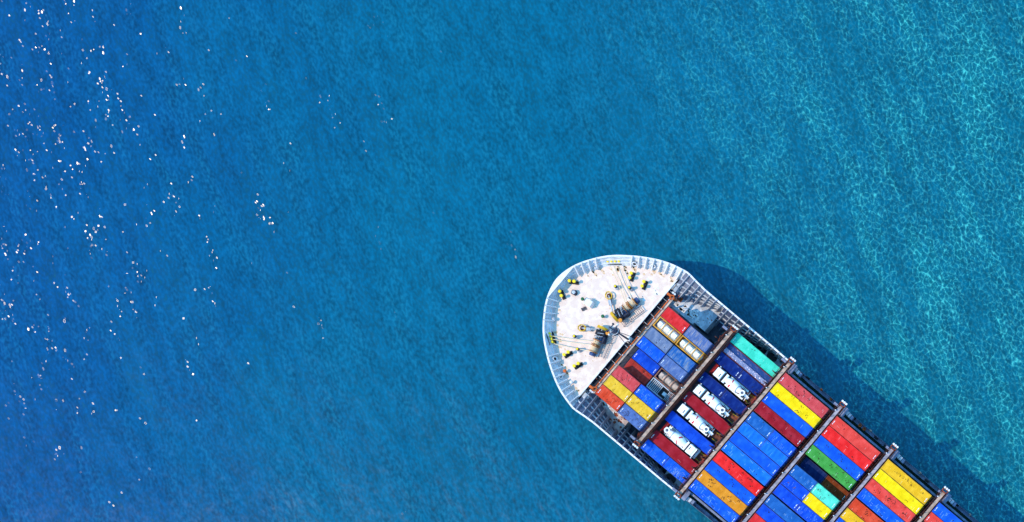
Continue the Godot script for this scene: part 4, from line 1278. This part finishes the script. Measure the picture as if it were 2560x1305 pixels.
func materials() -> void:
	M.soil = grime(101, 256, 0.02, Color(0.80, 0.80, 0.80), Color(0.97, 0.97, 0.97), 0.2, Color(0.55, 0.5, 0.46))
	var deckt := grime(131, 512, 0.010, Color(0.95, 0.93, 0.93), Color(1, 1, 1), 0.22, Color(0.90, 0.82, 0.77))
	var steelt := grime(141, 256, 0.02, Color(0.82, 0.83, 0.85), Color(1, 1, 1), 0.24, Color(0.78, 0.62, 0.52))
	M.deck = paint(Color8(236, 212, 195), 0.7, 0.0, deckt)
	M.deck_shaded = paint(Color8(198, 202, 208), 0.7, 0.0, steelt)
	M.deck_sunlit = paint(Color8(206, 182, 172), 0.7, 0.0, steelt)
	M.deck_dark = paint(Color8(62, 66, 78), 0.75, 0.0, steelt)
	M.white = paint(Color8(230, 227, 224), 0.5, 0.0, deckt)
	M.hull = paint(Color8(38, 52, 78), 0.5, 0.0, M.soil)
	M.grey_steel = paint(Color8(176, 180, 190), 0.6, 0.0, steelt)
	M.grey_light = paint(Color8(198, 202, 208), 0.6, 0.0, M.soil)
	M.pale_steel = paint(Color8(196, 202, 210), 0.5, 0.0, M.soil)
	M.gun_grey = paint(Color8(128, 136, 160), 0.6, 0.0, steelt)
	M.green_deck = paint(Color8(28, 92, 78), 0.7, 0.0, M.soil)
	M.hatch = paint(Color8(56, 58, 70), 0.7, 0.0, steelt)
	M.navy_steel = paint(Color8(34, 42, 66), 0.55, 0.0, M.soil)
	M.blue_steel = paint(Color8(60, 92, 146), 0.45, 0.0, M.soil)
	M.bulwark = paint(Color8(224, 227, 231), 0.55, 0.0, M.soil)
	M.plating = paint(Color8(118, 126, 148), 0.6, 0.0, M.soil)
	M.navy_grey = paint(Color8(74, 86, 118), 0.6, 0.0, M.soil)
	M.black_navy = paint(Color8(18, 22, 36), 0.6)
	M.mast = paint(Color8(96, 102, 118), 0.5, 0.0, M.soil)
	M.black = paint(Color8(26, 25, 30), 0.6)
	M.galv = paint(Color8(120, 126, 134), 0.5, 0.3)
	M.tan_deck = paint(Color8(196, 166, 146), 0.75, 0.0, M.soil)
	M.tan_light = paint(Color8(214, 190, 172), 0.65, 0.0, M.soil)
	M.walk_grey = paint(Color8(172, 162, 170), 0.75, 0.0, M.soil)
	M.rust = paint(Color8(150, 68, 38), 0.8, 0.0, steelt)
	M.rust_dark = paint(Color8(88, 46, 36), 0.8, 0.0, M.soil)
	M.orange = paint(Color8(226, 104, 32), 0.6, 0.0, M.soil)
	M.orange_dull = paint(Color8(206, 126, 50), 0.6, 0.0, M.soil)
	M.yellow = paint(Color8(240, 206, 30), 0.5)
	M.yellow_deep = paint(Color8(238, 184, 28), 0.5, 0.0, M.soil)
	M.yellow_frame = paint(Color8(236, 160, 36), 0.5, 0.0, M.soil)
	M.brown_frame = paint(Color8(164, 112, 92), 0.6, 0.0, M.soil)
	M.cream = paint(Color8(238, 232, 214), 0.45)
	M.brass = paint(Color8(220, 140, 50), 0.4, 0.3)
	M.green = paint(Color8(30, 96, 58), 0.5)
	M.stain = paint(Color8(214, 178, 140), 0.8)
	M.rope = paint(Color8(234, 208, 170), 0.9)
	M.rod = paint(Color8(104, 92, 88), 0.6)
	M.rod_green = paint(Color8(44, 92, 92), 0.6)
	M.salmon_wood = paint(Color8(206, 140, 124), 0.8, 0.0, M.soil)
	M.plank = paint(Color8(142, 82, 62), 0.8, 0.0, M.soil)
	M.plank_dark = paint(Color8(116, 62, 48), 0.8, 0.0, M.soil)
	M.maroon = paint(Color8(126, 30, 44), 0.55, 0.0, M.soil)
	M.tarp = paint(Color8(28, 58, 112), 0.35)
	M.foil = paint(Color8(150, 150, 176), 0.3, 0.35)
	M.truck_white = paint(Color8(248, 246, 243), 0.35)
	M.glass_dark = paint(Color8(30, 40, 62), 0.1)
	M.red_bright = paint(Color8(206, 28, 34), 0.45)
	M.mark = paint(Color8(232, 238, 244), 0.6)

func _ready() -> void:
	# camera: a drone looking straight down, the lens shifted towards the bow
	var cam := Camera3D.new()
	cam.name = "camera"
	cam.position = Vector3(0, CAM_Y, 0)
	cam.rotation_degrees = Vector3(-90, 0, 0)
	var scale := 1.0 / K / HEIGHT
	cam.set_frustum(1305.0 * scale, Vector2((1280.0 - NADIR.x) * scale, -(652.5 - NADIR.y) * scale), 1.0, 9000.0)
	add_child(cam)
	cam.current = true
	# clear sky and a sun to the upper left
	var sky := ProceduralSkyMaterial.new()
	sky.sky_top_color = Color(0.33, 0.58, 0.78)
	sky.sky_horizon_color = Color(0.74, 0.80, 0.86)
	sky.sky_curve = 0.12
	sky.ground_bottom_color = Color(0.05, 0.18, 0.32)
	sky.ground_horizon_color = Color(0.55, 0.68, 0.82)
	sky.sky_energy_multiplier = 1.6
	var env := Environment.new()
	env.background_mode = Environment.BG_SKY
	env.sky = Sky.new()
	env.sky.sky_material = sky
	env.tonemap_mode = Environment.TONE_MAPPER_LINEAR
	env.tonemap_exposure = 0.99
	env.sdfgi_enabled = true
	env.ssao_enabled = true
	env.ssil_enabled = true
	var we := WorldEnvironment.new()
	we.name = "world"
	we.environment = env
	add_child(we)
	var sun := DirectionalLight3D.new()
	sun.name = "sun"
	sun.light_energy = 1.2
	sun.light_color = Color(1.0, 0.92, 0.80)
	sun.light_angular_distance = 0.7
	sun.shadow_enabled = true
	add_child(sun)
	sun.look_at_from_position(Vector3(-0.74, 1.0, 0.22) * 300.0, Vector3.ZERO, Vector3.UP)
	materials()
	build_sea()
	build_ship()
	hatch_panels()
	build_bow_gear()
	build_cargo()
